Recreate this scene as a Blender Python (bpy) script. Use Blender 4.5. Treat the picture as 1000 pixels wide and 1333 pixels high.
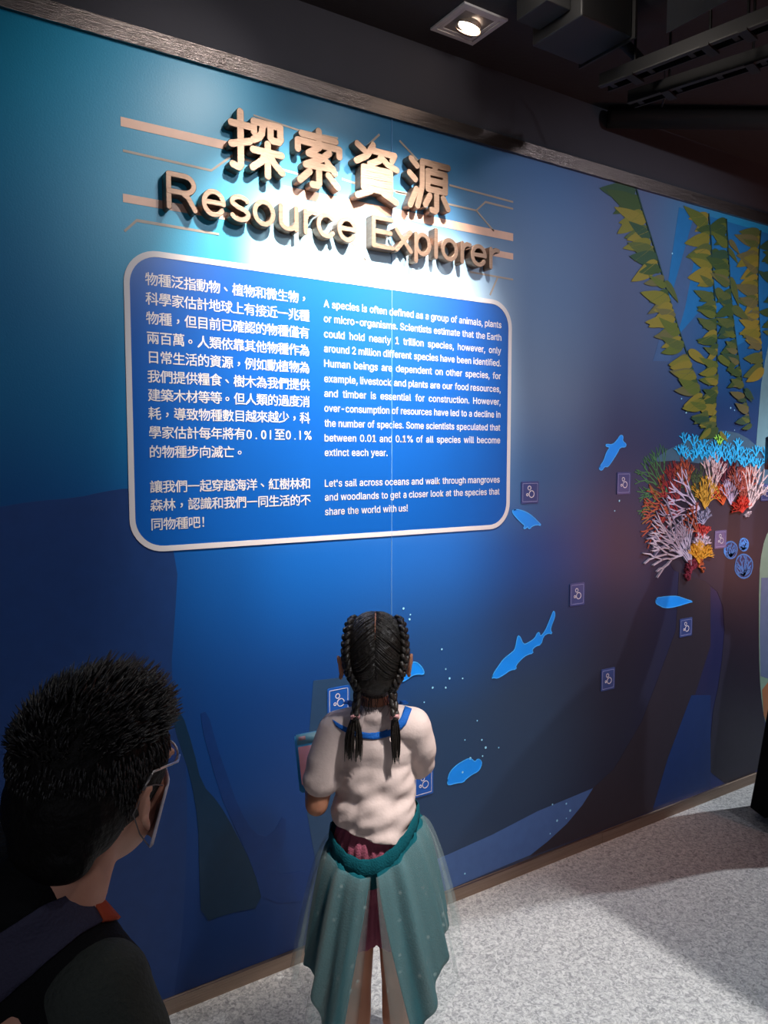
import bpy, bmesh, math, random
import numpy as np
from mathutils import Vector, Matrix, Euler
from mathutils.bvhtree import BVHTree

for o in list(bpy.data.objects):
    bpy.data.objects.remove(o, do_unlink=True)
SC = bpy.context.scene
COL = SC.collection
random.seed(7)
PI = math.pi

# ------------------------------------------------------------------ camera
FOC, CX, CY = 1000.0, 500.0, 666.5
TH, PT = math.radians(57.2), math.radians(4.2)
CAM = np.array([0.0, -2.05, 1.56])
FW = np.array([math.cos(TH)*math.cos(PT), math.sin(TH)*math.cos(PT), -math.sin(PT)])
RT = np.array([math.sin(TH), -math.cos(TH), 0.0])
UP = np.cross(RT, FW)
FH = np.array([math.cos(TH), math.sin(TH), 0.0])
cam_d = bpy.data.cameras.new('camera')
cam = bpy.data.objects.new('camera', cam_d)
COL.objects.link(cam)
cam_d.sensor_fit = 'VERTICAL'
cam_d.sensor_height = 36.0
cam_d.lens = 36.0*FOC/1333.0
cam_d.clip_start = 0.02
cam.matrix_world = Matrix(((RT[0], UP[0], -FW[0], CAM[0]), (RT[1], UP[1], -FW[1], CAM[1]),
                           (RT[2], UP[2], -FW[2], CAM[2]), (0, 0, 0, 1)))
SC.camera = cam

# ------------------------------------------------------------------ world, exposure, lights
SC.view_settings.view_transform = 'Standard'
SC.view_settings.look = 'None'
SC.view_settings.exposure = 0.0
SC.view_settings.gamma = 1.0
SC.view_settings.use_curve_mapping = False
world = bpy.data.worlds.new('world')
SC.world = world
world.use_nodes = True
world.node_tree.nodes['Background'].inputs[0].default_value = (0.20, 0.27, 0.55, 1)
world.node_tree.nodes['Background'].inputs[1].default_value = 0.02

CEIL = 2.85

def spot(name, loc, target, watts, deg, blend, col, rad=0.03):
    d = bpy.data.lights.new(name, 'SPOT')
    d.energy = watts; d.spot_size = math.radians(deg); d.spot_blend = blend
    d.color = col; d.shadow_soft_size = rad
    o = bpy.data.objects.new(name, d); COL.objects.link(o)
    o.location = loc
    o.rotation_euler = (Vector(target)-Vector(loc)).to_track_quat('-Z', 'Y').to_euler()
    return o

def area(name, loc, target, watts, sx, sy, col):
    d = bpy.data.lights.new(name, 'AREA')
    d.shape = 'RECTANGLE'; d.size = sx; d.size_y = sy; d.energy = watts; d.color = col
    o = bpy.data.objects.new(name, d); COL.objects.link(o)
    o.location = loc
    o.rotation_euler = (Vector(target)-Vector(loc)).to_track_quat('-Z', 'Y').to_euler()
    return o

WARM = (1.0, 0.90, 0.80)
DL_A = (0.96, -0.66, CEIL-0.05)
DL_B = (1.44, -0.60, CEIL-0.05)
spot('wall_spot_light', DL_A, (1.10, 0, 1.93), 270, 60, 1.0, WARM, 0.03)
spot('wall_spot_light', DL_B, (1.34, 0, 1.93), 270, 60, 1.0, WARM, 0.03)
for p_ in (DL_A, DL_B):
    d_ = bpy.data.lights.new('downlight_spill', 'POINT'); d_.energy = 3; d_.color = WARM; d_.shadow_soft_size = 0.03
    o_ = bpy.data.objects.new('downlight_spill', d_); COL.objects.link(o_); o_.location = p_
spot('downlight_spill', DL_A, (0.66, 0, 2.46), 15, 56, 1.0, WARM, 0.03)
spot('mural_light', (1.2, -1.7, CEIL-0.02), (1.15, 0, 1.30), 95, 95, 1.0, (0.92, 0.95, 1.0), 0.06)
spot('mural_light', (2.9, -2.5, CEIL-0.02), (2.6, 0, 1.65), 300, 62, 1.0, (0.95, 0.93, 1.0), 0.06)
spot('floor_light', (1.25, -1.55, CEIL-0.05), (1.55, -0.75, 0), 330, 75, 0.7, (1.0, 0.97, 0.92), 0.006)
spot('far_floor_light', (4.7, -0.9, CEIL-0.05), (3.1, -0.35, 0), 300, 62, 0.6, (0.9, 0.95, 1.0), 0.02)
spot('red_light', (3.6, -2.6, 2.6), (2.35, 0, 0.75), 110, 42, 1.0, (1.0, 0.32, 0.14), 0.1)
area('room_fill', (-1.6, -3.6, 2.5), (0.0, -1.4, 1.0), 14, 1.6, 1.0, (0.85, 0.88, 1.0))
area('red_ceiling_glow', (4.2, -1.2, 1.0), (3.4, -0.4, 2.9), 16, 0.8, 0.8, (1.0, 0.35, 0.25))

# ------------------------------------------------------------------ pixel of the photograph -> point on a real plane
def ray(x, y):
    return FW + RT*(x-CX)/FOC - UP*(y-CY)/FOC
def W(x, y, Y=0.0):
    d = ray(x, y); t = (Y-CAM[1])/d[1]; p = CAM+d*t
    return (float(p[0]), float(p[2]))
def FL(x, y, z=0.0):
    d = ray(x, y); t = (z-CAM[2])/d[2]; p = CAM+d*t
    return (float(p[0]), float(p[1]))
def stz(s, t, z):            # sideways, ahead, up as seen by the visitor with the phone -> world
    p = CAM + RT*s + FH*t
    return Vector((p[0], p[1], z))
def L(px, py, t):
    d = ray(px, py); k = t/float(d@FH)
    return (k*float(d@RT), t, CAM[2]+k*float(d[2]))

# ------------------------------------------------------------------ materials
def srgb(r, g, b):
    f = lambda c: (c/255/12.92) if c <= 10 else ((c/255+0.055)/1.055)**2.4
    return (f(r), f(g), f(b), 1)
MATS = {}
def mat(name, col, rough=0.6, metal=0.0, spec=0.5, bump=0.0, bscale=50.0, var=0.0, vscale=10.0, emit=None, stretch=None):
    if name in MATS: return MATS[name]
    m = bpy.data.materials.new(name); m.use_nodes = True
    n = m.node_tree.nodes; l = m.node_tree.links; b = n['Principled BSDF']
    b.inputs['Base Color'].default_value = col
    b.inputs['Roughness'].default_value = rough
    b.inputs['Metallic'].default_value = metal
    b.inputs['Specular IOR Level'].default_value = spec
    tc = n.new('ShaderNodeTexCoord')
    src = tc.outputs['Object']
    if stretch:
        mp = n.new('ShaderNodeMapping'); mp.inputs['Scale'].default_value = stretch
        l.new(src, mp.inputs[0]); src = mp.outputs[0]
    if var > 0:
        t = n.new('ShaderNodeTexNoise'); t.inputs['Scale'].default_value = vscale; t.inputs['Detail'].default_value = 4
        l.new(src, t.inputs['Vector'])
        r = n.new('ShaderNodeMapRange'); r.inputs[1].default_value = 0.3; r.inputs[2].default_value = 0.7
        r.inputs[3].default_value = 1-var; r.inputs[4].default_value = 1+var
        l.new(t.outputs['Fac'], r.inputs[0])
        x = n.new('ShaderNodeMix'); x.data_type = 'RGBA'; x.blend_type = 'MULTIPLY'
        x.inputs[0].default_value = 1; x.inputs[6].default_value = col
        l.new(r.outputs[0], x.inputs[7]); l.new(x.outputs[2], b.inputs['Base Color'])
    if bump > 0:
        t2 = n.new('ShaderNodeTexNoise'); t2.inputs['Scale'].default_value = bscale; t2.inputs['Detail'].default_value = 3
        l.new(src, t2.inputs['Vector'])
        bp = n.new('ShaderNodeBump'); bp.inputs['Strength'].default_value = bump; bp.inputs['Distance'].default_value = 0.01
        l.new(t2.outputs['Fac'], bp.inputs['Height']); l.new(bp.outputs[0], b.inputs['Normal'])
    if emit:
        b.inputs['Emission Color'].default_value = emit[0]; b.inputs['Emission Strength'].default_value = emit[1]
    MATS[name] = m
    return m

def ink(name, rgb, rough=0.45, k=1.0):
    c = srgb(*rgb); return mat('ink_'+name, (c[0]*k, c[1]*k, c[2]*k, 1), rough, spec=0.35, var=0.06, vscale=25)

# ------------------------------------------------------------------ object helpers
def link(name, me, m=None, parent=None, smooth=False):
    o = bpy.data.objects.new(name, me); COL.objects.link(o)
    if m is not None:
        if len(me.materials) == 0: me.materials.append(m)
    if smooth: me.polygons.foreach_set('use_smooth', [True]*len(me.polygons))
    if parent is not None:
        o.parent = parent
        o.matrix_parent_inverse = Matrix.Translation(-Vector(parent.location)) if parent.location.length else Matrix.Identity(4)
    return o
def tag(o, label=None, cat=None, group=None, kind=None):
    if label: o['label'] = label
    if cat: o['category'] = cat
    if group: o['group'] = group
    if kind: o['kind'] = kind
    return o
def empty(name, loc, label=None, cat=None, group=None):
    o = bpy.data.objects.new(name, None); COL.objects.link(o); o.location = loc
    o.empty_display_size = 0.05
    return tag(o, label, cat, group)
def finish(bm, name, m, parent=None, smooth=False):
    me = bpy.data.meshes.new(name); bm.to_mesh(me); bm.free()
    return link(name, me, m, parent, smooth)
def pyd(name, V, F, m, parent=None, smooth=False):
    me = bpy.data.meshes.new(name); me.from_pydata([tuple(v) for v in V], [], F); me.update()
    return link(name, me, m, parent, smooth)
def add_box(bm, lo, hi, M=None):
    r = bmesh.ops.create_cube(bm, size=1.0)
    s = [hi[i]-lo[i] for i in range(3)]; c = [(hi[i]+lo[i])/2 for i in range(3)]
    bmesh.ops.scale(bm, vec=s, verts=r['verts']); bmesh.ops.translate(bm, vec=c, verts=r['verts'])
    if M is not None: bmesh.ops.transform(bm, matrix=M, verts=r['verts'])
    return r['verts']
def box(name, lo, hi, m, parent=None, bevel=0.0):
    bm = bmesh.new(); add_box(bm, lo, hi)
    if bevel: bmesh.ops.bevel(bm, geom=bm.edges[:], offset=bevel, segments=2, affect='EDGES', profile=0.5)
    return finish(bm, name, m, parent)
def tube_mesh(pts, radii, seg=8, flat=None):
    """closed tube through pts; radii scalar or list; returns V,F"""
    pts = [Vector(p) for p in pts]; n = len(pts)
    if not hasattr(radii, '__len__'): radii = [radii]*n
    V = []; F = []
    up = Vector((0, 0, 1)); prev = None
    for i, p in enumerate(pts):
        tg = (pts[min(i+1, n-1)]-pts[max(i-1, 0)]).normalized()
        if prev is None:
            a = tg.cross(up)
            if a.length < 1e-3: a = tg.cross(Vector((1, 0, 0)))
        else: a = prev - tg*prev.dot(tg)
        a.normalize(); prev = a; b = tg.cross(a)
        for k in range(seg):
            an = 2*PI*k/seg
            V.append(p + a*math.cos(an)*radii[i] + b*math.sin(an)*radii[i]*(flat or 1))
    for i in range(n-1):
        for k in range(seg):
            F.append((i*seg+k, i*seg+(k+1) % seg, (i+1)*seg+(k+1) % seg, (i+1)*seg+k))
    F.append(tuple(range(seg))[::-1]); F.append(tuple((n-1)*seg+k for k in range(seg)))
    return V, F
class MB:
    def __init__(s): s.V = []; s.F = []
    def add(s, V, F):
        o = len(s.V); s.V += [tuple(v) for v in V]; s.F += [tuple(i+o for i in f) for f in F]
    def tube(s, pts, r, seg=8, flat=None): s.add(*tube_mesh(pts, r, seg, flat))
    def build(s, name, m, parent=None, smooth=False): return pyd(name, s.V, s.F, m, parent, smooth)

# flat shapes on the mural: outline in wall coordinates, real thickness
def slab(mb, pts, y0, y1):
    """outline pts (x,z) convex or not; front face at y1 (nearer the room)"""
    bm = bmesh.new()
    vs = [bm.verts.new((p[0], y1, p[1])) for p in pts]
    try: f = bm.faces.new(vs)
    except ValueError:
        bm.free(); return
    f.normal_update()
    if f.normal.y > 0: f.normal_flip()
    bmesh.ops.triangulate(bm, faces=[f], ngon_method='EAR_CLIP')
    bm.verts.ensure_lookup_table()
    V = [v.co.copy() for v in bm.verts]; n = len(V)
    F = [tuple(v.index for v in ff.verts) for ff in bm.faces]
    idx = {}
    bm.verts.index_update()
    F = [tuple(v.index for v in ff.verts) for ff in bm.faces]
    bm.free()
    V2 = [Vector((v.x, y0, v.z)) for v in V]
    for i in range(n):
        j = (i+1) % n
        F.append((i, j, n+j, n+i))
    mb.add(V+V2, F)
def decal(name, pxs, y, m, parent=None, wall=False):
    pts = pxs if wall else [W(*p) for p in pxs]
    mb = MB(); slab(mb, pts, 0.0 if y < -0.0004 else y, -abs(y)); return mb.build(name, m, parent)
def smooth_pts(p, it=1, closed=True):
    for _ in range(it):
        q = []; n = len(p)
        for i in range(n if closed else n-1):
            a = p[i]; b = p[(i+1) % n]
            q += [(a[0]*.75+b[0]*.25, a[1]*.75+b[1]*.25), (a[0]*.25+b[0]*.75, a[1]*.25+b[1]*.75)]
        if not closed: q = [p[0]]+q+[p[-1]]
        p = q
    return p
def ribbon(mb, pts, w, y0, y1, w1=None):
    """flat stripe through wall points pts, width w (tapering to w1)"""
    n = len(pts); w1 = w if w1 is None else w1
    Lf = []; Rt = []
    for i, p in enumerate(pts):
        a = pts[max(i-1, 0)]; b = pts[min(i+1, n-1)]
        dx, dz = b[0]-a[0], b[1]-a[1]; q = math.hypot(dx, dz) or 1
        nx, nz = -dz/q, dx/q
        k = 1.0
        if 0 < i < n-1:
            c = pts[i-1]; d1 = (p[0]-c[0], p[1]-c[1]); q1 = math.hypot(*d1) or 1
            k = 1/max(0.5, abs((-d1[1]/q1)*nx + (d1[0]/q1)*nz))
        h = k*(w+(w1-w)*i/max(1, n-1))/2
        Lf.append((p[0]+nx*h, p[1]+nz*h)); Rt.append((p[0]-nx*h, p[1]-nz*h))
    V = [(a[0], y1, a[1]) for a in Lf]+[(a[0], y1, a[1]) for a in Rt]
    V += [(a[0], y0, a[1]) for a in Lf]+[(a[0], y0, a[1]) for a in Rt]
    F = []
    for i in range(n-1):
        F += [(i, i+1, n+i+1, n+i), (i, i+1, 2*n+i+1, 2*n+i), (n+i, n+i+1, 3*n+i+1, 3*n+i)]
    F += [(0, n, 3*n, 2*n), (n-1, 2*n-1, 4*n-1, 3*n-1)]
    mb.add(V, F)

# ------------------------------------------------------------------ room shell
def wall_mat():
    m = bpy.data.materials.new('mural_print'); m.use_nodes = True
    n = m.node_tree.nodes; l = m.node_tree.links; b = n['Principled BSDF']
    tc = n.new('ShaderNodeTexCoord'); sep = n.new('ShaderNodeSeparateXYZ'); l.new(tc.outputs['Object'], sep.inputs[0])
    zr = n.new('ShaderNodeMapRange'); zr.inputs[1].default_value = 0; zr.inputs[2].default_value = 2.6
    l.new(sep.outputs[2], zr.inputs[0])
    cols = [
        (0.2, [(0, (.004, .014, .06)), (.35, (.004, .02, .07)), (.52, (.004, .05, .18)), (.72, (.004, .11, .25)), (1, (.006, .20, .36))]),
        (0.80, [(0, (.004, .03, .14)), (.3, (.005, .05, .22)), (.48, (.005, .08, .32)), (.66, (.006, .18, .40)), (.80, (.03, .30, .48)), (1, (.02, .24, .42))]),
        (1.00, [(0, (.005, .03, .14)), (.3, (.006, .05, .22)), (.48, (.006, .10, .40)), (.70, (.25, .50, .62)), (.80, (.50, .72, .82)), (.865, (.30, .52, .66)), (.91, (.05, .23, .38)), (1, (.02, .17, .32))]),  # pale centre print also holds part of the spotlights' white glow as colour
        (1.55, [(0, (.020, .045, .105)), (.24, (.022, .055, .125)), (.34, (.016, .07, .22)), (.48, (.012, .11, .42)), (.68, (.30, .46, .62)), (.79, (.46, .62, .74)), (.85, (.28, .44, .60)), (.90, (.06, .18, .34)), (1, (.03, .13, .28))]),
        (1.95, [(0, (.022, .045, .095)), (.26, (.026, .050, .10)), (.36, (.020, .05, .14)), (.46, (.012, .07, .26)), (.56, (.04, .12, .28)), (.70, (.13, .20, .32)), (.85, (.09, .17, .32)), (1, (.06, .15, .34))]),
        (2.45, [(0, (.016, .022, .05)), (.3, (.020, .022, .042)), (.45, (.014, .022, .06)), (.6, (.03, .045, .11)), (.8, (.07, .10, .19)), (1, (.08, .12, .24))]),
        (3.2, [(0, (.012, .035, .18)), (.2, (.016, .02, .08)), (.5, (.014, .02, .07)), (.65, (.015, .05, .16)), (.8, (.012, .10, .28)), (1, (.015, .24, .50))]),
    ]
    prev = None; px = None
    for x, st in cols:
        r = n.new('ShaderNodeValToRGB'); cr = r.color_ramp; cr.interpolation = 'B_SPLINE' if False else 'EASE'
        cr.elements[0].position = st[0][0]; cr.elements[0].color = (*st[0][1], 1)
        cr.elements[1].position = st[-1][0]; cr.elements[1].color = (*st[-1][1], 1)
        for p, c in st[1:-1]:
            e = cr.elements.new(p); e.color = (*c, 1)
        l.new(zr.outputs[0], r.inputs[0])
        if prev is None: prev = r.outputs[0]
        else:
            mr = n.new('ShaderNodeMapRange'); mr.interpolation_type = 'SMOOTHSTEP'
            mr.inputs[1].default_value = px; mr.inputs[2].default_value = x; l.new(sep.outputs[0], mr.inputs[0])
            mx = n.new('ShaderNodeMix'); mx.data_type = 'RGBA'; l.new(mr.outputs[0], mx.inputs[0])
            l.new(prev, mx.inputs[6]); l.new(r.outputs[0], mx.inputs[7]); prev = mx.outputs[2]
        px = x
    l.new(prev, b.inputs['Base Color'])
    b.inputs['Roughness'].default_value = 0.38
    b.inputs['Specular IOR Level'].default_value = 0.3
    t2 = n.new('ShaderNodeTexNoise'); t2.inputs['Scale'].default_value = 220; l.new(tc.outputs['Object'], t2.inputs['Vector'])
    bp = n.new('ShaderNodeBump'); bp.inputs['Strength'].default_value = 0.12; bp.inputs['Distance'].default_value = 0.002
    l.new(t2.outputs['Fac'], bp.inputs['Height']); l.new(bp.outputs[0], b.inputs['Normal'])
    return m
M_WALL = wall_mat()
WTOP = 2.595
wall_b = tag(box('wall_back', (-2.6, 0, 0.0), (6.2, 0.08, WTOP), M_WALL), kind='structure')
M_BLACK = mat('black_paint', (0.005, 0.0055, 0.009, 1), 0.8, bump=0.1, bscale=60, var=0.15, vscale=3)
M_UPPER = mat('upper_paint', (0.022, 0.023, 0.034, 1), 0.85, bump=0.1, bscale=80, var=0.1, vscale=3)
tag(box('trim_1', (-2.6, 0.0, WTOP+0.046), (6.2, 0.08, CEIL), M_UPPER), kind='structure')

def brushed(name, col, rough):
    m = mat(name, col, rough, metal=1.0, bump=0.25, bscale=14, var=0.12, vscale=4, stretch=(1, 1, 40))
    b = m.node_tree.nodes['Principled BSDF']; b.inputs['Anisotropic'].default_value = 0.7
    return m
M_TRIM = brushed('brushed_trim', (0.17, 0.145, 0.14, 1), 0.30)
M_BASE = brushed('brushed_base', (0.40, 0.30, 0.24, 1), 0.42)
tag(box('trim_2', (-2.6, -0.012, WTOP), (6.2, 0.08, WTOP+0.046), M_TRIM), kind='structure')
bb = empty('baseboard_back', (0, 0, 0)); tag(bb, kind='structure')
xs = [-2.6, -0.9, 0.35, 1.56, 2.36, 3.6, 4.8, 6.2]
for i in range(len(xs)-1):
    box('strip', (xs[i]+.001, -0.012, 0.0), (xs[i+1]-.001, 0.0, 0.044), M_BASE, bb)

def carpet():
    m = bpy.data.materials.new('carpet'); m.use_nodes = True
    n = m.node_tree.nodes; l = m.node_tree.links; b = n['Principled BSDF']
    tc = n.new('ShaderNodeTexCoord')
    a = n.new('ShaderNodeTexNoise'); a.inputs['Scale'].default_value = 75; a.inputs['Detail'].default_value = 5; a.inputs['Roughness'].default_value = 0.7
    a.inputs['Distortion'].default_value = 1.2
    l.new(tc.outputs['Object'], a.inputs['Vector'])
    r = n.new('ShaderNodeValToRGB'); r.color_ramp.elements[0].position = 0.36; r.color_ramp.elements[0].color = (.20, .205, .215, 1)
    r.color_ramp.elements[1].position = 0.62; r.color_ramp.elements[1].color = (.52, .52, .52, 1)
    l.new(a.outputs['Fac'], r.inputs[0]); l.new(r.outputs[0], b.inputs['Base Color'])
    b.inputs['Roughness'].default_value = 0.95; b.inputs['Specular IOR Level'].default_value = 0.1
    bp = n.new('ShaderNodeBump'); bp.inputs['Strength'].default_value = 0.5; bp.inputs['Distance'].default_value = 0.004
    l.new(a.outputs['Fac'], bp.inputs['Height']); l.new(bp.outputs[0], b.inputs['Normal'])
    return m
tag(box('floor', (-2.6, -5.0, -0.05), (6.2, 0.08, 0.0), carpet()), kind='structure')
tag(box('ceiling', (-2.6, -5.0, CEIL), (6.2, 0.08, CEIL+0.05), M_BLACK), kind='structure')
tag(box('wall_left', (-2.7, -5.0, 0), (-2.6, 0.08, CEIL), M_BLACK), kind='structure')
tag(box('wall_right', (6.2, -5.0, 0), (6.3, 0.08, CEIL), M_BLACK), kind='structure')
tag(box('wall_front', (-2.6, -5.1, 0), (6.2, -5.0, CEIL), M_BLACK), kind='structure')

# ------------------------------------------------------------------ mural print: broad shapes, parts of the wall
def P(*a): return list(a)
m_hill = ink('hill', (22, 54, 108)); m_weed = ink('weed', (8, 44, 72)); m_dark = ink('dark', (38, 68, 102))
m_mid = ink('mid', (66, 100, 156)); m_rock = ink('rock', (38, 38, 56)); m_mound = ink('mound', (55, 92, 118))
m_pale = ink('pale', (95, 140, 155)); m_paleg = ink('paleg', (125, 165, 150)); m_paleb = ink('paleb', (95, 120, 160))
m_or = ink('sandy', (165, 115, 80)); m_low = ink('low', (22, 48, 100)); m_deep = ink('deep', (26, 34, 50))
hl = smooth_pts([W(-60, 668), W(0, 660), W(40, 653), W(100, 648), W(135, 640), W(168, 635), W(200, 640), W(232, 730), W(228, 800), W(222, 880), W(232, 930), W(245, 1000), W(240, 1200), W(225, 1306)], 1, False)
decal('mural_hill', hl + [(hl[-1][0], 0.044), (-1.2, 0.044), (-1.2, hl[0][1]-.06)], 0.0006, m_hill, wall_b, wall=True)
decal('mural_seaweed', smooth_pts([(222, 925), (236, 925), (252, 975), (262, 1020), (285, 1045), (305, 1080), (330, 1130), (343, 1180), (300, 1188), (262, 1202), (259, 1130), (258, 1070), (248, 1010), (232, 965)]), 0.0010, m_weed, wall_b)
decal('mural_seaweed', smooth_pts([(258, 930), (270, 925), (282, 970), (296, 1010), (310, 1050), (330, 1085), (352, 1090), (372, 1055), (372, 1100), (350, 1140), (420, 1130), (418, 1170), (343, 1178), (330, 1130), (305, 1075), (285, 1030)]), 0.0008, ink('weed2', (9, 50, 112)), wall_b)
decal('mural_fin', [(408, 886), (470, 879), (500, 890), (505, 1000), (500, 1060), (540, 1100), (560, 1122), (420, 1172), (400, 1060), (400, 985)], 0.0007, m_dark, wall_b)
decal('mural_whale_back', smooth_pts([(582, 1113), (640, 1087), (700, 1056), (772, 1026), (758, 1048), (738, 1072), (712, 1096), (690, 1113)], 0)+[(600, 1151), (420, 1228), (420, 1176)], 0.0008, m_mid, wall_b)
decal('mural_dark_patch', [(772, 1026), (800, 1000), (835, 940), (858, 880), (880, 820), (884, 742), (925, 742), (925, 840), (900, 920), (870, 985), (850, 1055), (690, 1115), (712, 1096), (738, 1072), (758, 1048)], 0.0007, ink('patch', (40, 38, 50)), wall_b)  # dark printed patch left of the rock
decal('mural_rock', smooth_pts([(842, 612), (850, 600), (880, 598), (925, 604), (1000, 636), (1040, 660), (1040, 690), (1005, 690), (992, 712), (987, 760), (988, 850), (990, 900), (996, 945), (1000, 1000), (925, 1026), (925, 940), (938, 880), (945, 800), (930, 760), (880, 745), (872, 735), (868, 700), (855, 660), (846, 640)]), 0.0009, m_rock, wall_b)
decal('mural_mound', smooth_pts([(848, 602), (868, 586), (890, 576), (922, 562), (945, 560), (968, 566), (990, 585), (1020, 600), (1020, 650), (985, 628), (930, 606), (880, 599)]), 0.0011, m_mound, wall_b)
decal('mural_shore', [(1004, 430), (996, 470), (991, 500), (986, 560), (984, 584), (1000, 604), (1050, 610), (1050, 430)], 0.0008, m_pale, wall_b)
decal('mural_shore', smooth_pts([(1000, 690), (1008, 688), (1050, 690), (1050, 1000), (1003, 955), (995, 938), (990, 900), (988, 850), (988, 750), (992, 714)]), 0.0010, m_paleg, wall_b)
decal('mural_shore', [(991, 752), (1050, 752), (1050, 900), (990, 880), (989, 820)], 0.0013, m_paleb, wall_b)
decal('mural_shore', [(992, 898), (1002, 885), (1050, 880), (1050, 990), (1001, 950), (994, 930)], 0.0014, m_or, wall_b)
decal('mural_kelp_bed', [(850, 1052), (870, 985), (900, 905), (925, 905), (925, 1026)], 0.0010, m_low, wall_b)
# printed light shafts between the kelp strands
m_ray = ink('ray', (28, 105, 165))
decal('mural_light_shaft', [(884, 270), (1000, 304), (1010, 420), (960, 450), (915, 400), (880, 440), (862, 420)], 0.0005, m_ray, wall_b)
decal('mural_light_shaft', [(905, 276), (915, 279), (892, 400), (872, 470), (850, 470)], 0.0007, ink('ray2', (62, 92, 135)), wall_b)

# tiny printed bubbles
m_dot = ink('dot', (150, 215, 245))
dots = [(575, 845), (580, 871), (585, 883), (602, 883), (563, 895), (580, 895), (552, 914), (525, 792), (534, 800), (533, 806), (621, 938), (605, 963), (627, 963), (632, 973), (649, 973), (628, 984), (602, 1005), (612, 987),
        (737, 1046), (719, 1047), (742, 1055), (737, 1065), (725, 1068), (716, 1085), (888, 483), (902, 495), (887, 519), (893, 537), (957, 501), (971, 512), (951, 531), (956, 534), (961, 548), (962, 551), (956, 560), (800, 665), (806, 652), (875, 330), (605, 1137)]
me_dot = None
for (x, y) in dots:
    cx_, cz_ = W(x, y); r = 0.0042
    if me_dot is None:
        mb = MB(); slab(mb, [(r*math.cos(a*PI/4), r*math.sin(a*PI/4)) for a in range(8)], 0, -0.0008)
        ob = mb.build('bubble', m_dot, wall_b); me_dot = ob.data
    else: ob = link('bubble', me_dot, None, wall_b)
    sc_ = random.uniform(.6, 1.2); ob.scale = (sc_, 1, sc_)
    ob.location = (cx_, -0.0012, cz_)

# ------------------------------------------------------------------ title stripes (printed)
m_peach = ink('peach', (205, 168, 150)); m_tan = ink('tan', (150, 140, 130))
def stripe(pts, w, m=m_peach, wall=True):
    mb = MB(); ribbon(mb, pts, w, 0, -0.0009); return mb.build('title_stripe', m, wall_b)
def zc(px, py): return W(px, py)
stripe([W(157, 158), (0.97, W(157, 158)[1])], .023)
stripe([W(160, 257.5), (0.90, W(160, 257.5)[1])], .021)
stripe([(0.98, W(668, 309)[1]), W(668, 309)], .026)
stripe([(1.40, W(668, 334)[1]), W(668, 334)], .021)
stripe([W(160, 196), W(275, 222), W(302, 203), W(430, 238)], .006, m_tan)
stripe([W(162, 301), W(178, 287), W(285, 305)], .006, m_tan)
stripe([W(412, 328), W(476, 338), W(460, 318), W(430, 300)], .005, m_tan)
stripe([W(585, 241), W(668, 263)], .006, m_tan)
stripe([W(515, 250), W(620, 274), W(632, 263), W(668, 272)], .006, m_tan)
stripe([W(620, 274), W(643, 301)], .006, m_tan)
stripe([W(520, 183), W(545, 210)], .006, m_tan)
stripe([W(494, 175), W(462, 205)], .006, m_tan)
stripe([W(612, 354), W(668, 364)], .006, m_tan)
stripe([W(648, 361), W(638, 384)], .006, m_tan)
stripe([W(445, 233), W(460, 238), W(530, 252)], .006, m_tan)
stripe([W(330, 150), W(390, 170), W(440, 180)], .005, m_tan)

# ------------------------------------------------------------------ title letters, raised brushed metal
M_LET = mat('brushed_letter', (0.20, 0.135, 0.10, 1), 0.48, metal=0.85, bump=0.12, bscale=30, var=0.15, vscale=30, stretch=(1, 1, 8))
def capsule_prism(mb, a, b, r, y0, y1, bev=0.0012, n=8):
    y1 -= 0.00004*(len(mb.V)//((n+1)*6)); y0 += 0.00002*(len(mb.V)//((n+1)*6))
    dx, dz = b[0]-a[0], b[1]-a[1]; an = math.atan2(dz, dx)
    def ring(rr, y):
        o = []
        for k in range(n+1):
            t = an+PI/2+PI*k/n; o.append((a[0]+rr*math.cos(t), y, a[1]+rr*math.sin(t)))
        for k in range(n+1):
            t = an-PI/2+PI*k/n; o.append((b[0]+rr*math.cos(t), y, b[1]+rr*math.sin(t)))
        return o
    R = [ring(r, y0), ring(r, y1+bev), ring(r-bev, y1)]
    q = len(R[0]); V = R[0]+R[1]+R[2]; F = []
    for j in range(2):
        for k in range(q):
            F.append((j*q+k, j*q+(k+1) % q, (j+1)*q+(k+1) % q, (j+1)*q+k))
    F.append(tuple(2*q+k for k in range(q))); F.append(tuple(range(q))[::-1])
    mb.add(V, F)
def arc(cx, cz, rx, rz, a0, a1, n=14):
    return [(cx+rx*math.cos(math.radians(a0+(a1-a0)*i/n)), cz+rz*math.sin(math.radians(a0+(a1-a0)*i/n))) for i in range(n+1)]
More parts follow.
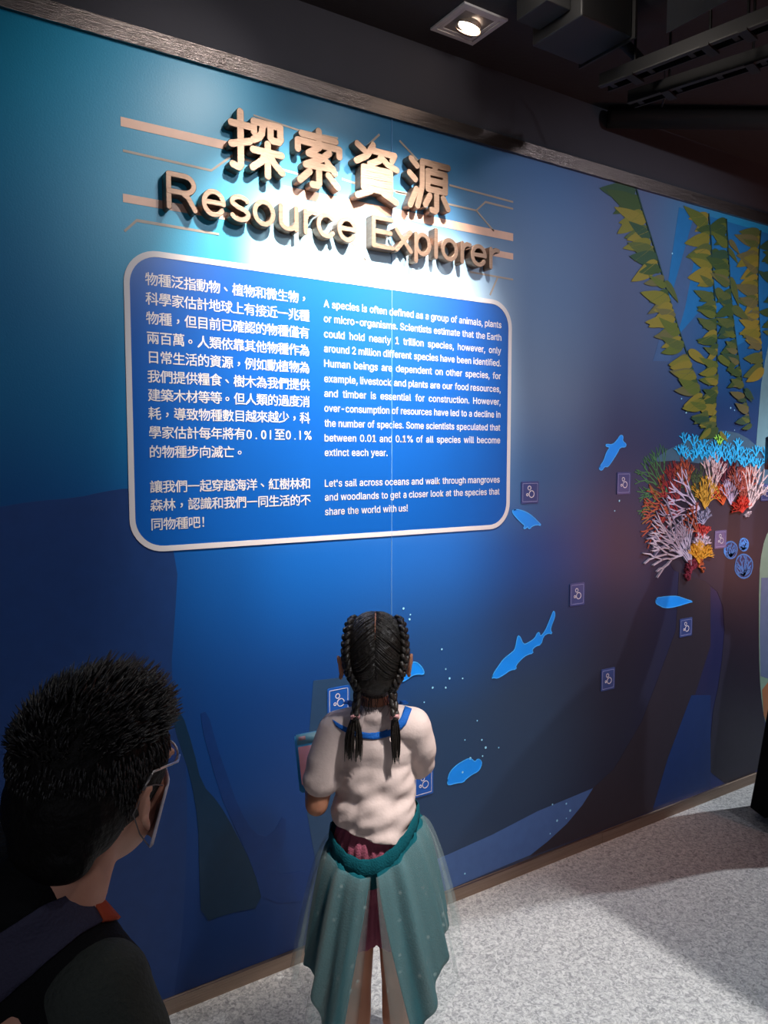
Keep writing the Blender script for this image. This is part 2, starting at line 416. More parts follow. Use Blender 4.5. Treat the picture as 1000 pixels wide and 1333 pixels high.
CJK = {
 '探': [[(.2, .98), (.2, .1), (.16, .05), (.05, .08)], [(.03, .77), (.37, .77)], [(.03, .42), (.37, .52)],
       [(.45, .70), (.45, .88), (.96, .88), (.96, .72)], [(.62, .84), (.60, .70), (.54, .62), (.44, .57)], [(.77, .84), (.77, .66), (.81, .62), (.93, .62), (.97, .68)],
       [(.43, .40), (.98, .40)], [(.71, .54), (.71, .0)], [(.68, .38), (.60, .24), (.42, .10)], [(.74, .38), (.83, .24), (.99, .10)]],
 '索': [[(.14, .88), (.86, .88)], [(.5, .99), (.5, .76)], [(.06, .60), (.06, .75), (.94, .75), (.94, .62)],
       [(.50, .70), (.28, .56), (.56, .53)], [(.72, .64), (.56, .51), (.22, .35), (.80, .37)], [(.68, .47), (.84, .30)],
       [(.5, .35), (.5, .06), (.47, .02), (.36, .02)], [(.30, .24), (.10, .06)], [(.70, .24), (.90, .06)]],
 '資': [[(.06, .95), (.22, .86)], [(.04, .64), (.26, .76)], [(.42, .99), (.30, .80)], [(.38, .89), (.92, .89), (.86, .78)],
       [(.62, .86), (.56, .73), (.34, .63)], [(.63, .78), (.76, .69), (.97, .63)],
       [(.20, .55), (.82, .55), (.82, .17), (.20, .17), (.20, .55)], [(.2, .425), (.82, .425)], [(.2, .297), (.82, .297)],
       [(.36, .13), (.06, .01)], [(.66, .13), (.96, .01)]],
 '源': [[(.06, .93), (.20, .82)], [(.02, .65), (.16, .55)], [(.04, .04), (.19, .36)], [(.98, .92), (.33, .92), (.33, .45), (.22, .05)],
       [(.66, .88), (.62, .77)], [(.47, .76), (.91, .76), (.91, .42), (.47, .42), (.47, .76)], [(.47, .59), (.91, .59)],
       [(.69, .40), (.69, .05), (.66, .01), (.57, .02)], [(.52, .29), (.41, .10)], [(.86, .29), (.98, .10)]],
}
YF = -0.034
cj_lab = {'探': 'large raised metal Chinese character, leftmost of the four in the title', '索': 'large raised metal Chinese character, second in the title',
          '資': 'large raised metal Chinese character, third in the title, with dots and a barred box', '源': 'large raised metal Chinese character, last in the title, with water dots'}
cells = [(.796, .972), (.990, 1.164), (1.186, 1.361), (1.380, 1.558)]
for ch, (x0, x1) in zip('探索資源', cells):
    mb = MB(); z0 = 2.322; z1 = 2.500; r = 0.0105
    for st in CJK[ch]:
        pts = [(x0+r+p[0]*(x1-x0-2*r), z0+r+p[1]*(z1-z0-2*r)) for p in st]
        for i in range(len(pts)-1): capsule_prism(mb, pts[i], pts[i+1], r, -0.001, YF)
    o = mb.build('raised_character', M_LET)
    tag(o, cj_lab[ch], 'character', 'raised Chinese characters of the title')
x_ = .70
def bowl(cx, w, a0, a1, n=16): return arc(cx, x_/2, w/2, x_/2, a0, a1, n)
LAT = {
 'R': (.722, [[(.10, 0), (.10, 1), (.40, 1)]+arc(.40, .74, .2, .26, 90, -90)+[(.10, .48)], [(.36, .48), (.48, .36), (.62, 0)]]),
 'e': (.556, [[(.06, .37), (.47, .37)]+arc(.265, .35, .205, .35, 0, 325, 20)]),
 's': (.50, [arc(.25, .54, .17, .16, 20, 200, 10)+[(.20, .38), (.32, .33)]+arc(.25, .17, .18, .17, 30, -160, 12)]),
 'o': (.556, [arc(.265, .35, .205, .35, 0, 360, 22)]),
 'u': (.556, [[(.08, .70), (.08, .25)]+arc(.255, .22, .175, .22, 180, 350, 10), [(.44, .70), (.44, 0)]]),
 'r': (.333, [[(.09, 0), (.09, .70)], [(.09, .42), (.14, .60), (.24, .69), (.33, .67)]]),
 'c': (.50, [arc(.26, .35, .20, .35, 45, 318, 18)]),
 'E': (.667, [[(.60, 1), (.10, 1), (.10, 0), (.62, 0)], [(.10, .52), (.56, .52)]]),
 'x': (.50, [[(.04, .70), (.44, 0)], [(.44, .70), (.04, 0)]]),
 'p': (.556, [[(.08, .70), (.08, -.27)], arc(.27, .35, .19, .35, 0, 360, 22)]),
 'l': (.222, [[(.09, 0), (.09, 1)]]),
}
word = 'Resource Explorer'
lab = ['letter R starting the first word', 'letter e right after the R', 'letter s of the first word', 'letter o of the first word, between s and u', 'letter u of the first word',
       'letter r of the first word, between u and c', 'letter c of the first word', 'letter e ending the first word', None, 'letter E starting the second word', 'letter x of the second word',
       'letter p of the second word', 'letter l of the second word', 'letter o of the second word, after the l', 'first letter r of the second word, before the e', 'letter e of the second word, between two r', 'letter r ending the second word']
EM = 0.1372; CAPH = 0.098; rr = 0.0073
xc = 0.6215
for i, ch in enumerate(word):
    if ch == ' ': xc += .278*EM; continue
    adv, strokes = LAT[ch]
    mb = MB(); base = 2.196 - (xc-.62)*0.012
    for st in strokes:
        pts = [(xc+rr*.4+p[0]*EM*.97, base+rr+p[1]*(CAPH-2*rr)/(1.0)*(1.0 if ch in 'REl' else 1.03)) for p in st]
        for k in range(len(pts)-1): capsule_prism(mb, pts[k], pts[k+1], rr, -0.001, YF, n=6)
    o = mb.build('raised_letter', M_LET)
    tag(o, 'small raised metal '+lab[i], 'letter', 'raised metal letters of the English title')
    xc += adv*EM

# ------------------------------------------------------------------ information panel with its text
M_PANEL = mat('panel_blue', (0.003, 0.075, 0.33, 1), 0.33, spec=0.35, var=0.05, vscale=2)
M_WHITE = mat('print_white', (0.52, 0.50, 0.52, 1), 0.5, spec=0.2)
def rrect(x0, z0, x1, z1, r, n=10):
    p = []
    for cx, cz, a in ((x1-r, z1-r, 0), (x0+r, z1-r, 90), (x0+r, z0+r, 180), (x1-r, z0+r, 270)):
        p += [(cx+r*math.cos(math.radians(a+90*k/n)), cz+r*math.sin(math.radians(a+90*k/n))) for k in range(n+1)]
    return p
PX0, PX1, PZ0, PZ1 = 0.526, 1.851, 1.303, 2.093
mb = MB(); slab(mb, rrect(PX0, PZ0, PX1, PZ1, .09), 0, -0.0016)
panel = mb.build('information_panel', M_PANEL)
panel['label'] = 'blue rounded text panel with white border and Chinese and English text'
panel['category'] = 'panel'
# border
def ring_strip(mb, outer, inner, y0, y1):
    n = len(outer); V = [(p[0], y1, p[1]) for p in outer]+[(p[0], y1, p[1]) for p in inner]+[(p[0], y0, p[1]) for p in outer]+[(p[0], y0, p[1]) for p in inner]
    F = []
    for i in range(n):
        j = (i+1) % n
        F += [(i, j, n+j, n+i), (i, j, 2*n+j, 2*n+i), (n+i, n+j, 3*n+j, 3*n+i)]
    mb.add(V, F)
mb = MB(); ring_strip(mb, rrect(PX0, PZ0, PX1, PZ1, .09), rrect(PX0+.015, PZ0+.015, PX1-.015, PZ1-.015, .076), -0.0001, -0.0026)
mb.build('border', M_WHITE, panel)

CN = ['物種泛指動物、植物和微生物，', '科學家估計地球上有接近一兆種', '物種，但目前已確認的物種僅有', '兩百萬。人類依靠其他物種作為', '日常生活的資源，例如動植物為',
      '我們提供糧食、樹木為我們提供', '建築木材等等。但人類的過度消', '耗，導致物種數目越來越少，科', '學家估計每年將有0.01至0.1%', '的物種步向滅亡。',
      '讓我們一起穿越海洋、紅樹林和', '森林，認識和我們一同生活的不', '同物種吧！']
EN = ['A species is often defined as a group of animals, plants', 'or micro-organisms. Scientists estimate that the Earth', 'could hold nearly 1 trillion species, however, only',
      'around 2 million different species have been identified.', 'Human beings are dependent on other species, for', 'example, livestock and plants are our food resources,',
      'and timber is essential for construction. However,', 'over-consumption of resources have led to a decline in', 'the number of species. Some scientists speculated that',
      'between 0.01 and 0.1% of all species will become', 'extinct each year.', "Let's sail across oceans and walk through mangroves", 'and woodlands to get a closer look at the species that', 'share the world with us!']
import os
try:
    FNT = bpy.data.fonts.load(os.path.join(bpy.utils.system_resource('DATAFILES', path='fonts'), 'Inter.woff2'))
except Exception:
    FNT = None
OC, OE = 0.0, 0.008
need = {}
def want(s, off):
    if (s, off) in need: return
    c = bpy.data.curves.new('glyph', 'FONT'); c.body = s; c.size = 1.0; c.resolution_u = 2; c.offset = off; c.fill_mode = 'FRONT'
    if off == OE and FNT: c.font = FNT
    o = bpy.data.objects.new('glyph', c); COL.objects.link(o); need[(s, off)] = o
for ln in CN:
    for ch in ln: want(ch, OC)
for ln in EN:
    for w in ln.split(): want(w, OE)
want('國', OC); want('H', OE)
bpy.context.view_layer.update()
dg = bpy.context.evaluated_depsgraph_get()
GL = {}
for k, o in need.items():
    me = bpy.data.meshes.new_from_object(o.evaluated_get(dg))
    V = np.zeros(len(me.vertices)*3); me.vertices.foreach_get('co', V); V = V.reshape(-1, 3)
    GL[k] = (V, [tuple(p.vertices) for p in me.polygons])
    bpy.data.meshes.remove(me)
for o in need.values():
    c = o.data; bpy.data.objects.remove(o, do_unlink=True); bpy.data.curves.remove(c)
def gw(k): V = GL[k][0]; return float(V[:, 0].min()), float(V[:, 0].max())
YT = -0.0023
V = GL[('國', OC)][0]; k_cn = 0.0298/(V[:, 0].max()-V[:, 0].min()); v0 = float(V[:, 0].min()); vbase = float(V[:, 1].min())
V = GL[('H', OE)][0]; k_en = 0.0220/(V[:, 1].max()-V[:, 1].min())
def put(mb, k, x, z, s, sx=1.0):
    V, F = GL[k]
    cj = k[1] == OC
    for i, (ox, oz) in enumerate(((-.00032, -.0003), (.00032, .0003), (-.00032, .0003), (.00032, -.0003)) if cj else ((0, 0),)):
        mb.add([(x+ox+v[0]*s*sx, YT-.00006*i, z+oz+v[1]*s) for v in V], F)
cn_z = [2.003, 1.953, 1.903, 1.852, 1.802, 1.752, 1.703, 1.655, 1.605, 1.554, 1.461, 1.412, 1.361]
PITCH = (1.0565-0.583-.0298)/13
for ln, z in zip(CN, cn_z):
    mb = MB(); x = 0.583
    has = '0.01' in ln
    npitch = PITCH
    for ch in ln:
        dgt = ch in '0123456789.%'
        if dgt:
            a, b = gw((ch, OC)); wd = (b-a)*k_cn*0.95
            put(mb, (ch, OC), x-a*k_cn*1.05, z+0.002, k_cn*1.05); x += wd+0.0128
        else:
            sh = .009 if ch in '，。、' else 0
            put(mb, (ch, OC), x+sh-v0*k_cn, z+sh*.9-vbase*k_cn, k_cn); x += npitch
    mb.build('text_line', M_WHITE, panel)
en_z = [2.000, 1.957, 1.912, 1.869, 1.825, 1.780, 1.736, 1.692, 1.647, 1.603, 1.559, 1.466, 1.424, 1.380]
EX0, EX1 = 1.107, 1.803
for ln, z in zip(EN, en_z):
    ws = ln.split(); mb = MB()
    sp0 = 0.0098
    wds = [(gw((w, OE))[1]-gw((w, OE))[0])*k_en for w in ws]
    tot = sum(wds); last = ln.startswith('extinct') or ln.startswith('share')
    nat = tot+sp0*(len(ws)-1)
    sx = 0.93 if last else min(0.96, (EX1-EX0-0.0098*(len(ws)-1))/tot)
    gap = sp0 if last else (EX1-EX0-tot*sx)/(len(ws)-1)
    x = EX0
    for w, wd in zip(ws, wds):
        put(mb, (w, OE), x-gw((w, OE))[0]*k_en*sx, z, k_en, sx); x += wd*sx+gap
    mb.build('text_line', M_WHITE, panel)
# joint between the two mural boards
mb = MB(); slab(mb, [(1.3485, .044), (1.3498, .044), (1.3498, WTOP), (1.3485, WTOP)], 0, -0.0029)
mb.build('panel_joint', ink('seam', (100, 150, 200)), wall_b)

# ------------------------------------------------------------------ bubble plaques
M_PLQ = mat('plaque_navy', (0.035, 0.06, 0.20, 1), 0.3, spec=0.5, var=0.05, vscale=20)
M_PLQ2 = mat('plaque_blue', (0.008, 0.09, 0.42, 1), 0.3, spec=0.5)
M_CLEAR = mat('plaque_rim', (0.05, 0.08, 0.19, 1), 0.25, spec=0.6)
M_LINE = mat('plaque_line', (0.62, 0.60, 0.66, 1), 0.5)
M_LINE2 = mat('plaque_outline', (0.22, 0.25, 0.48, 1), 0.5)
plq = [(689.5, 641, 'navy bubble plaque beside the lower right corner of the text panel', 0, 1), (811.5, 629, 'faint bubble plaque below the blue turtle, left of the corals', 0, .8),
       (937.5, 702, 'bubble plaque next to the round blue brain corals', 0, 1), (997, 641, 'bubble plaque right of the white coral at the picture edge', 0, 1),
       (751, 773.5, 'bubble plaque above and right of the blue shark', 0, .85), (892.5, 816.5, 'bubble plaque under the blue whale silhouette', 0, 1),
       (791, 884, 'bubble plaque low on the reddish dark part of the mural', 0, .85), (440.5, 912, 'bright blue bubble plaque left of the girl\'s head', 1, 1), (551, 1019, 'bright blue bubble plaque right of the girl\'s waist', 1, 1)]
for (x, y, lb, br, s) in plq:
    cx_, cz_ = W(x, y); hw = .043*s if not br else .040; hh = .040*s if not br else .044
    if s < .9: hw = .040; hh = .044
    mb = MB(); slab(mb, rrect(cx_-hw, cz_-hh, cx_+hw, cz_+hh, .005, 4), 0, -0.0030)
    o = mb.build('bubble_plaque', M_PLQ2 if br else M_PLQ)
    tag(o, lb, 'plaque', 'bubble plaques on the mural')
    mb = MB(); i_ = .0065; ring_strip(mb, rrect(cx_-hw+i_, cz_-hh+i_, cx_+hw-i_, cz_+hh-i_, .003, 3), rrect(cx_-hw+i_+.0018, cz_-hh+i_+.0018, cx_+hw-i_-.0018, cz_+hh-i_-.0018, .002, 3), -.0025, -.0036)
    mb.build('outline', M_LINE if br else M_LINE2, o)
    for (dx, dz, r) in ((.007, -.006, .0135), (-.004, .016, .0085), (-.0135, -.008, .0055)):
        mb = MB(); c = lambda q: [(cx_+dx+q*math.cos(2*PI*k/18), cz_+dz+q*math.sin(2*PI*k/18)) for k in range(18)]
        ring_strip(mb, c(r), c(r-.0026), -.0025, -.0038); mb.build('bubble_ring', M_LINE, o)

# ------------------------------------------------------------------ sea creature stickers
M_CY = mat('sticker_blue', (0.008, 0.26, 0.90, 1), 0.4, spec=0.3, var=0.06, vscale=12)
M_CYL = mat('sticker_edge', (0.05, 0.38, 0.95, 1), 0.4, spec=0.3)
def creature(name, pts, lb, cat, dep=0.0016):
    w = [W(*p) for p in pts]
    w = smooth_pts(w, 1)
    mb = MB(); slab(mb, w, 0, -dep); o = mb.build(name, M_CY); tag(o, lb, cat, 'blue sea creature stickers on the mural')
    mb = MB(); n = len(w)
    cl = w+[w[0], w[1]]
    ribbon(mb, cl, .0035, -dep+.0004, -dep-.0005); mb.build('edge_line', M_CYL, o)
    return o
creature('shark_sticker', [(640, 883), (642, 877), (648, 868), (655, 858), (664, 851), (670, 846), (672, 836), (674, 827), (677, 829), (681, 839), (687, 837), (696, 831), (699, 824), (702, 823), (703, 829), (709, 822), (713, 813), (717, 803), (720, 795), (722, 797), (722, 803), (718, 813), (716, 820), (719, 825), (713, 824), (707, 828), (704, 839), (697, 841), (692, 846), (694, 850), (686, 852), (679, 857), (671, 866), (672, 871), (664, 872), (656, 878), (647, 883), (642, 882)],
         'bright blue shark silhouette with long tail, diving down left', 'shark')
creature('turtle_sticker', [(779, 610), (782, 605), (786, 599), (789, 589), (794, 582), (788, 581), (789, 578), (797, 579), (803, 573), (806, 568), (809, 566), (811, 569), (810, 574), (815, 578), (814, 582), (807, 582), (803, 590), (796, 601), (791, 608), (787, 607), (783, 613)],
         'light blue swimming turtle silhouette near the kelp', 'turtle')
creature('penguin_sticker', [(667, 664), (673, 663), (681, 665), (689, 669), (695, 674), (700, 679), (705, 684), (698, 683), (692, 685), (690, 688), (687, 688), (687, 685), (684, 688), (681, 688), (683, 684), (678, 680), (672, 674), (667, 668)],
         'blue diving penguin silhouette at the lower right corner of the text panel', 'penguin')
creature('whale_sticker', [(853, 782), (855, 778), (862, 777), (872, 776), (882, 776), (890, 779), (896, 781), (902, 783), (898, 784), (891, 786), (882, 789), (872, 791), (864, 791), (860, 789), (854, 786)],
         'blue whale silhouette swimming below the corals', 'whale')
creature('fish_sticker', [(582, 1019), (583, 1012), (586, 1004), (592, 998), (600, 992), (610, 987), (614, 988), (618, 992), (622, 987), (627, 991), (626, 998), (622, 1004), (614, 1008), (606, 1014), (603, 1018), (594, 1019), (584, 1022)],
         'bright blue round bodied fish silhouette right of the girl', 'fish')
creature('ray_sticker', [(520, 862), (531, 864), (541, 861), (548, 867), (552, 874), (551, 878), (544, 877), (536, 879), (530, 884), (522, 888), (512, 880)],
         'blue winged silhouette half hidden behind the girl\'s head', 'fish')

# ------------------------------------------------------------------ kelp strands: stem and single leaves
def leaf_mesh(name, m, droop):
    n = 12; up = []; low = []
    for i in range(n+1):
        t = i/n; mid = -droop*t*t
        w_ = math.sin(PI*t**.72)**.8 * (1-.25*t)
        up.append((t, mid+.5*w_))
        if 0 < i < n: low.append((t, mid-.42*w_))
    me_b = MB(); slab(me_b, up+low[::-1], 0, -0.0005); ribbon(me_b, [(.02, 0), (.5, -droop*.25), (.95, -droop*.9)], .035, -.0004, -.00075, .012)
    me = bpy.data.meshes.new(name); me.from_pydata(me_b.V, [], me_b.F); me.materials.append(m); me.update(); return me
LC = [(52, 78, 44), (82, 98, 44), (108, 110, 44), (74, 90, 50), (42, 74, 56), (122, 116, 48), (92, 94, 62)]
LM = [leaf_mesh('leaf', ink('leaf%d' % i, c, .5), (.25, .5, .1, .4, .3, .15, .55)[i]) for i, c in enumerate(LC)]
def kelp(stem, n, size, lb, side=-1, pal=None, w0=1.0, w1=0.55, y=0.0016):
    st = [W(*p) for p in stem]; st = smooth_pts(st, 1, False)
    x0, z0 = st[-1]
    root = empty('kelp_strand', (x0, 0, z0), lb, 'kelp', 'printed kelp strands')
    mb = MB(); ribbon(mb, st, .007, 0, -y-.0022, .005); mb.build('stem', ink('stem', (30, 62, 60)), root)
    d = [0]
    for i in range(len(st)-1): d.append(d[-1]+math.hypot(st[i+1][0]-st[i][0], st[i+1][1]-st[i][1]))
    for k in range(n):
        u = (k+.3)/n*d[-1]*1.0
        i = max(j for j in range(len(d)-1) if d[j] <= u); f = (u-d[i])/(d[i+1]-d[i])
        x = st[i][0]+f*(st[i+1][0]-st[i][0]); z = st[i][1]+f*(st[i+1][1]-st[i][1])
        pl = pal or list(range(len(LM)))
        o = link('leaf', LM[random.choice(pl)], None, root)
        s = size*(w0+(w1-w0)*k/n)*random.uniform(.62, 1.12)
        ang = math.radians(18+20*math.sin(k*1.9)+random.uniform(-10, 10))
        sd = side if (side and random.random() < .88) else random.choice((-1, 1))
        o.matrix_parent_inverse = Matrix.Identity(4)
        o.location = (x-x0+random.uniform(-.008, .008), -y-.00011*k, z-z0)
        o.scale = (s, 1, s*random.uniform(.30, .44))
        o.rotation_euler = (0, (PI+ang*-1) if sd < 0 else ang, 0)
    return root
kelp([(828, 246), (834, 268), (846, 305), (858, 345), (872, 392), (884, 432), (896, 466), (908, 500), (918, 530), (926, 562)], 52, .19, 'leftmost printed kelp strand, slanting, with leaves on its left side', w1=.8, y=.0016)
kelp([(922, 278), (925, 310), (927, 350), (931, 400), (933, 450), (933, 500), (930, 540), (934, 566)], 52, .17, 'second printed kelp strand with yellowish top leaves', w1=.7, pal=[1, 2, 5, 0, 3], y=.0017)
kelp([(945, 285), (947, 320), (949, 355), (952, 400), (957, 440), (962, 475), (968, 510), (974, 540), (977, 556)], 54, .16, 'third printed kelp strand, straight, with broad green leaves', w1=.6, pal=[0, 1, 3, 4, 6], y=.0021)
kelp([(990, 300), (987, 340), (986, 380), (988, 420), (990, 450), (993, 484)], 32, .18, 'fourth printed kelp strand near the picture edge, with yellow leaves on top', pal=[2, 5, 3, 6], w1=.8, y=.0017)
kelp([(1016, 310), (1012, 350), (1010, 400), (1012, 440)], 14, .16, 'rightmost printed kelp strand, cut by the picture edge', pal=[0, 3, 4], w1=.8, y=.0021)

# ------------------------------------------------------------------ corals
def branch(mb, p, ang, ln, w, depth, y, spread, rnd, zs=1.0):
    q = (p[0]+math.cos(ang)*ln, p[1]+math.sin(ang)*ln)
    mid = ((p[0]+q[0])/2+rnd.uniform(-.1, .1)*ln, (p[1]+q[1])/2+rnd.uniform(-.1, .1)*ln)
    ribbon(mb, [p, mid, q], w, 0, y, w*.8)
    if depth == 0:
        slab(mb, [(q[0]+w*.42*math.cos(a*PI/3), q[1]+w*.42*math.sin(a*PI/3)) for a in range(6)], 0, y); return
    k = 2 if rnd.random() < .85 else 3
    for i in range(k):
        a = ang+spread*((i/(k-1))-.5)*rnd.uniform(.8, 1.3)+rnd.uniform(-.12, .12)
        branch(mb, q, a, ln*rnd.uniform(.68, .92), w*.84, depth-1, y, spread, rnd)
def coral(base, tip, rgb, lb, fan=100, n=5, depth=3, w=.011, y=.002, seed=1, name='coral', k=1.15):
    b = W(*base); t = W(*tip); R_ = math.hypot(t[0]-b[0], t[1]-b[1]); a0 = math.atan2(t[1]-b[1], t[0]-b[0])
    rnd = random.Random(seed); mb = MB()
    w *= .60; n = max(3, int(n*.9)); depth = max(depth, 2)
    for i in range(n):
        a = a0+math.radians(fan)*((i+.5)/n-.5)+rnd.uniform(-.08, .08)
        branch(mb, b, a, R_*(.38 if depth == 3 else .50 if depth == 2 else .62)*rnd.uniform(.8, 1.1), w, depth, -y-.00003*i, .5, rnd)
    o = mb.build(name, ink('coral%d' % seed, rgb, k=k*(.95 if min(rgb) > 120 else .72)))
    return tag(o, lb, 'coral', 'printed branching corals of the reef')
CL = [
 ((868, 643), (838, 620), (66, 128, 84), 'green bushy coral at the upper left of the reef', 110, 6, 3, .011),
 ((905, 655), (903, 610), (72, 92, 60), 'dark olive coral behind the yellow one', 90, 6, 3, .010),
 ((884, 652), (871, 612), (140, 52, 56), 'crimson coral between the green and orange corals', 70, 6, 3, .011),
 ((893, 640), (890, 602), (172, 84, 60), 'orange coral, tallest at the top left of the reef', 60, 5, 3, .012),
 ((872, 668), (846, 648), (150, 110, 60), 'ochre coral under the green coral', 70, 4, 2, .011),
 ((885, 668), (858, 660), (160, 50, 60), 'dark red coral on the left of the reef', 90, 5, 3, .012),
 ((872, 662), (838, 672), (176, 88, 70), 'brick orange coral with long fingers, leftmost in the reef', 75, 5, 2, .013),
 ((946, 650), (950, 606), (118, 46, 66), 'maroon coral behind the lilac tuft', 90, 8, 3, .008),
 ((926, 648), (929, 602), (196, 168, 174), 'tall pinkish white coral at the top of the reef', 62, 6, 2, .012),
 ((910, 662), (874, 648), (176, 166, 196), 'large lilac white coral spreading left in the reef middle', 80, 6, 2, .013),
 ((917, 662), (919, 628), (214, 164, 62), 'golden yellow coral in the middle of the reef', 100, 8, 3, .009),
 ((940, 657), (938, 634), (228, 98, 50), 'small bright orange coral right of the yellow coral', 110, 6, 2, .009),
 ((950, 657), (951, 624), (178, 160, 190), 'lilac tufted coral between orange and red corals', 90, 8, 2, .009),
 ((966, 655), (968, 614), (188, 96, 84), 'salmon coral on the right side of the reef', 70, 8, 3, .009),
 ((974, 662), (985, 622), (208, 188, 192), 'white coral with long fingers, rightmost in the reef', 85, 7, 2, .012),
 ((965, 667), (963, 648), (224, 56, 44), 'bright red coral low on the right of the reef', 150, 9, 2, .009),
 ((972, 666), (973, 672), (200, 180, 190), 'tiny white coral tips under the red coral', 160, 5, 1, .008),
 ((914, 682), (912, 666), (138, 138, 168), 'small grey coral under the yellow coral', 140, 7, 2, .009),
 ((908, 692), (891, 674), (176, 88, 66), 'brown orange coral left of the small grey coral', 90, 6, 2, .009),
 ((914, 700), (912, 686), (206, 68, 66), 'red coral above the lower yellow coral', 150, 8, 2, .009),
 ((892, 702), (856, 686), (132, 126, 150), 'grey coral branch at the lower left of the reef', 60, 4, 2, .013),
 ((888, 722), (853, 702), (172, 164, 182), 'grey white coral with thick fingers, lower left of the reef', 75, 6, 2, .014),
 ((898, 735), (883, 692), (160, 152, 176), 'dense pale coral with upright fingers, above the reef tip', 50, 9, 2, .010),
 ((910, 716), (911, 698), (190, 172, 190), 'pale coral tuft above the lower yellow coral', 120, 7, 2, .009),
 ((908, 733), (910, 708), (232, 166, 52), 'yellow orange coral near the bottom of the reef', 110, 9, 3, .008),
 ((898, 742), (893, 734), (128, 44, 66), 'small maroon coral at the very bottom of the reef', 260, 9, 2, .011),
 ((907, 737), (914, 733), (196, 96, 60), 'small orange coral right of the bottom maroon one', 120, 4, 1, .009),
]
for i, (b, t, c, lb, fan, n, dp, w) in enumerate(CL):
    coral(b, t, c, lb, fan, n, dp, w, .0018+.00035*i, i+1)
# round blue corals
for i, (x, y, rx, ry, lb) in enumerate([(951, 716, 8.5, 11, 'round blue coral beside the bubble plaque, middle sized'), (968, 709, 6, 8, 'smallest round blue coral'), (968, 737, 11.5, 15.5, 'largest round blue coral, lowest of the three')]):
    out = [W(x+rx*math.cos(a*PI/10)*(1+.04*math.sin(a*5)), y+ry*math.sin(a*PI/10)) for a in range(20)]
    mb = MB(); slab(mb, out, 0, -.0016); o = mb.build('round_coral', ink('rc_dark', (20, 52, 110)))
    tag(o, lb, 'coral', 'round blue corals')
    mb = MB(); rnd = random.Random(40+i); b = W(x, y+ry*.8); top = W(x, y-ry*.2); R_ = abs(top[1]-b[1])
    cxw, czw = W(x, y); rxw = abs(W(x+rx, y)[0]-W(x-rx, y)[0])/2; rzw = abs(W(x, y+ry)[1]-W(x, y-ry)[1])/2
    for q in range(11):
        a = PI/2+math.radians(150)*((q+.5)/11-.5)
        pts = [b]
        for s in range(1, 6):
            px_ = b[0]+math.cos(a)*rzw*1.9*s/5*1.3+rnd.uniform(-.008, .008); pz_ = b[1]+math.sin(a)*rzw*1.75*s/5
            if ((px_-cxw)/rxw)**2+((pz_-czw)/rzw)**2 > .95: break
            pts.append((px_, pz_))
            if s > 1:
                aa = a+rnd.choice((-1, 1))*.8; e = (px_+math.cos(aa)*.02, pz_+math.sin(aa)*.02)
                if ((e[0]-cxw)/rxw)**2+((e[1]-czw)/rzw)**2 < .95: ribbon(mb, [(px_, pz_), e], .006, -.001, -.0021)
        if len(pts) > 1: ribbon(mb, pts, .0075, -.001, -.0022, .006)
    cl = out+[out[0]]; ribbon(mb, cl, .007, -.001, -.0022)
    mb.build('branching_pattern', ink('rc_blue', (62, 140, 225)), o)
# blue coral sprigs bed
bed = empty('coral_bed', (W(940, 590)[0], 0, W(940, 600)[1]), 'row of glowing light blue coral sprigs on the mound above the reef', 'coral')
M_SPR = mat('sprig_blue', (0.03, 0.50, 0.98, 1), 0.4, spec=0.3)
M_SPG = mat('sprig_green', (0.35, 0.85, 0.10, 1), 0.4, spec=0.3)
spr = [(891, 571), (902, 575), (915, 576), (943, 572), (884, 586), (893, 592), (901, 594), (908, 585), (913, 592), (918, 586), (922, 595), (928, 590), (933, 596), (938, 588), (943, 594), (948, 584), (953, 592), (958, 585), (960, 580), (964, 599), (969, 603), (971, 588), (975, 597), (980, 602), (983, 588), (987, 604), (994, 588), (998, 600), (950, 600), (930, 580), (905, 590), (955, 596), (962, 590), (888, 588), (925, 588), (1004, 592)]
smesh = []
for v in range(5):
    rnd = random.Random(90+v); mb = MB()
    for a in (58, 90, 124): branch(mb, (0, 0), math.radians(a+rnd.uniform(-8, 8)), .026, .0062, 1, -.0007, .8, rnd)
    me = bpy.data.meshes.new('sprig'); me.from_pydata(mb.V, [], mb.F); me.materials.append(M_SPR); me.update(); smesh.append(me)
for i, (x, y) in enumerate(spr):
    o = link('sprig', smesh[i % 5], None, bed); o.matrix_parent_inverse = Matrix.Identity(4)
    a, b = W(x, y+6); o.location = (a-bed.location.x, -.0028-.0001*i, b-bed.location.z)
    s = random.uniform(.85, 1.15); o.scale = (s*1.2, 1, s)
rnd = random.Random(5); mb = MB()
for a in (55, 90, 125): branch(mb, (0, 0), math.radians(a), .026, .009, 1, -.0007, .8, rnd)
o = mb.build('sprig', M_SPG, bed); o.matrix_parent_inverse = Matrix.Identity(4); a, b = W(935, 579)
o.location = (a-bed.location.x, -.007, b-bed.location.z); o['label'] = 'lime green sprig'; o.scale = (1.2, 1, 1)

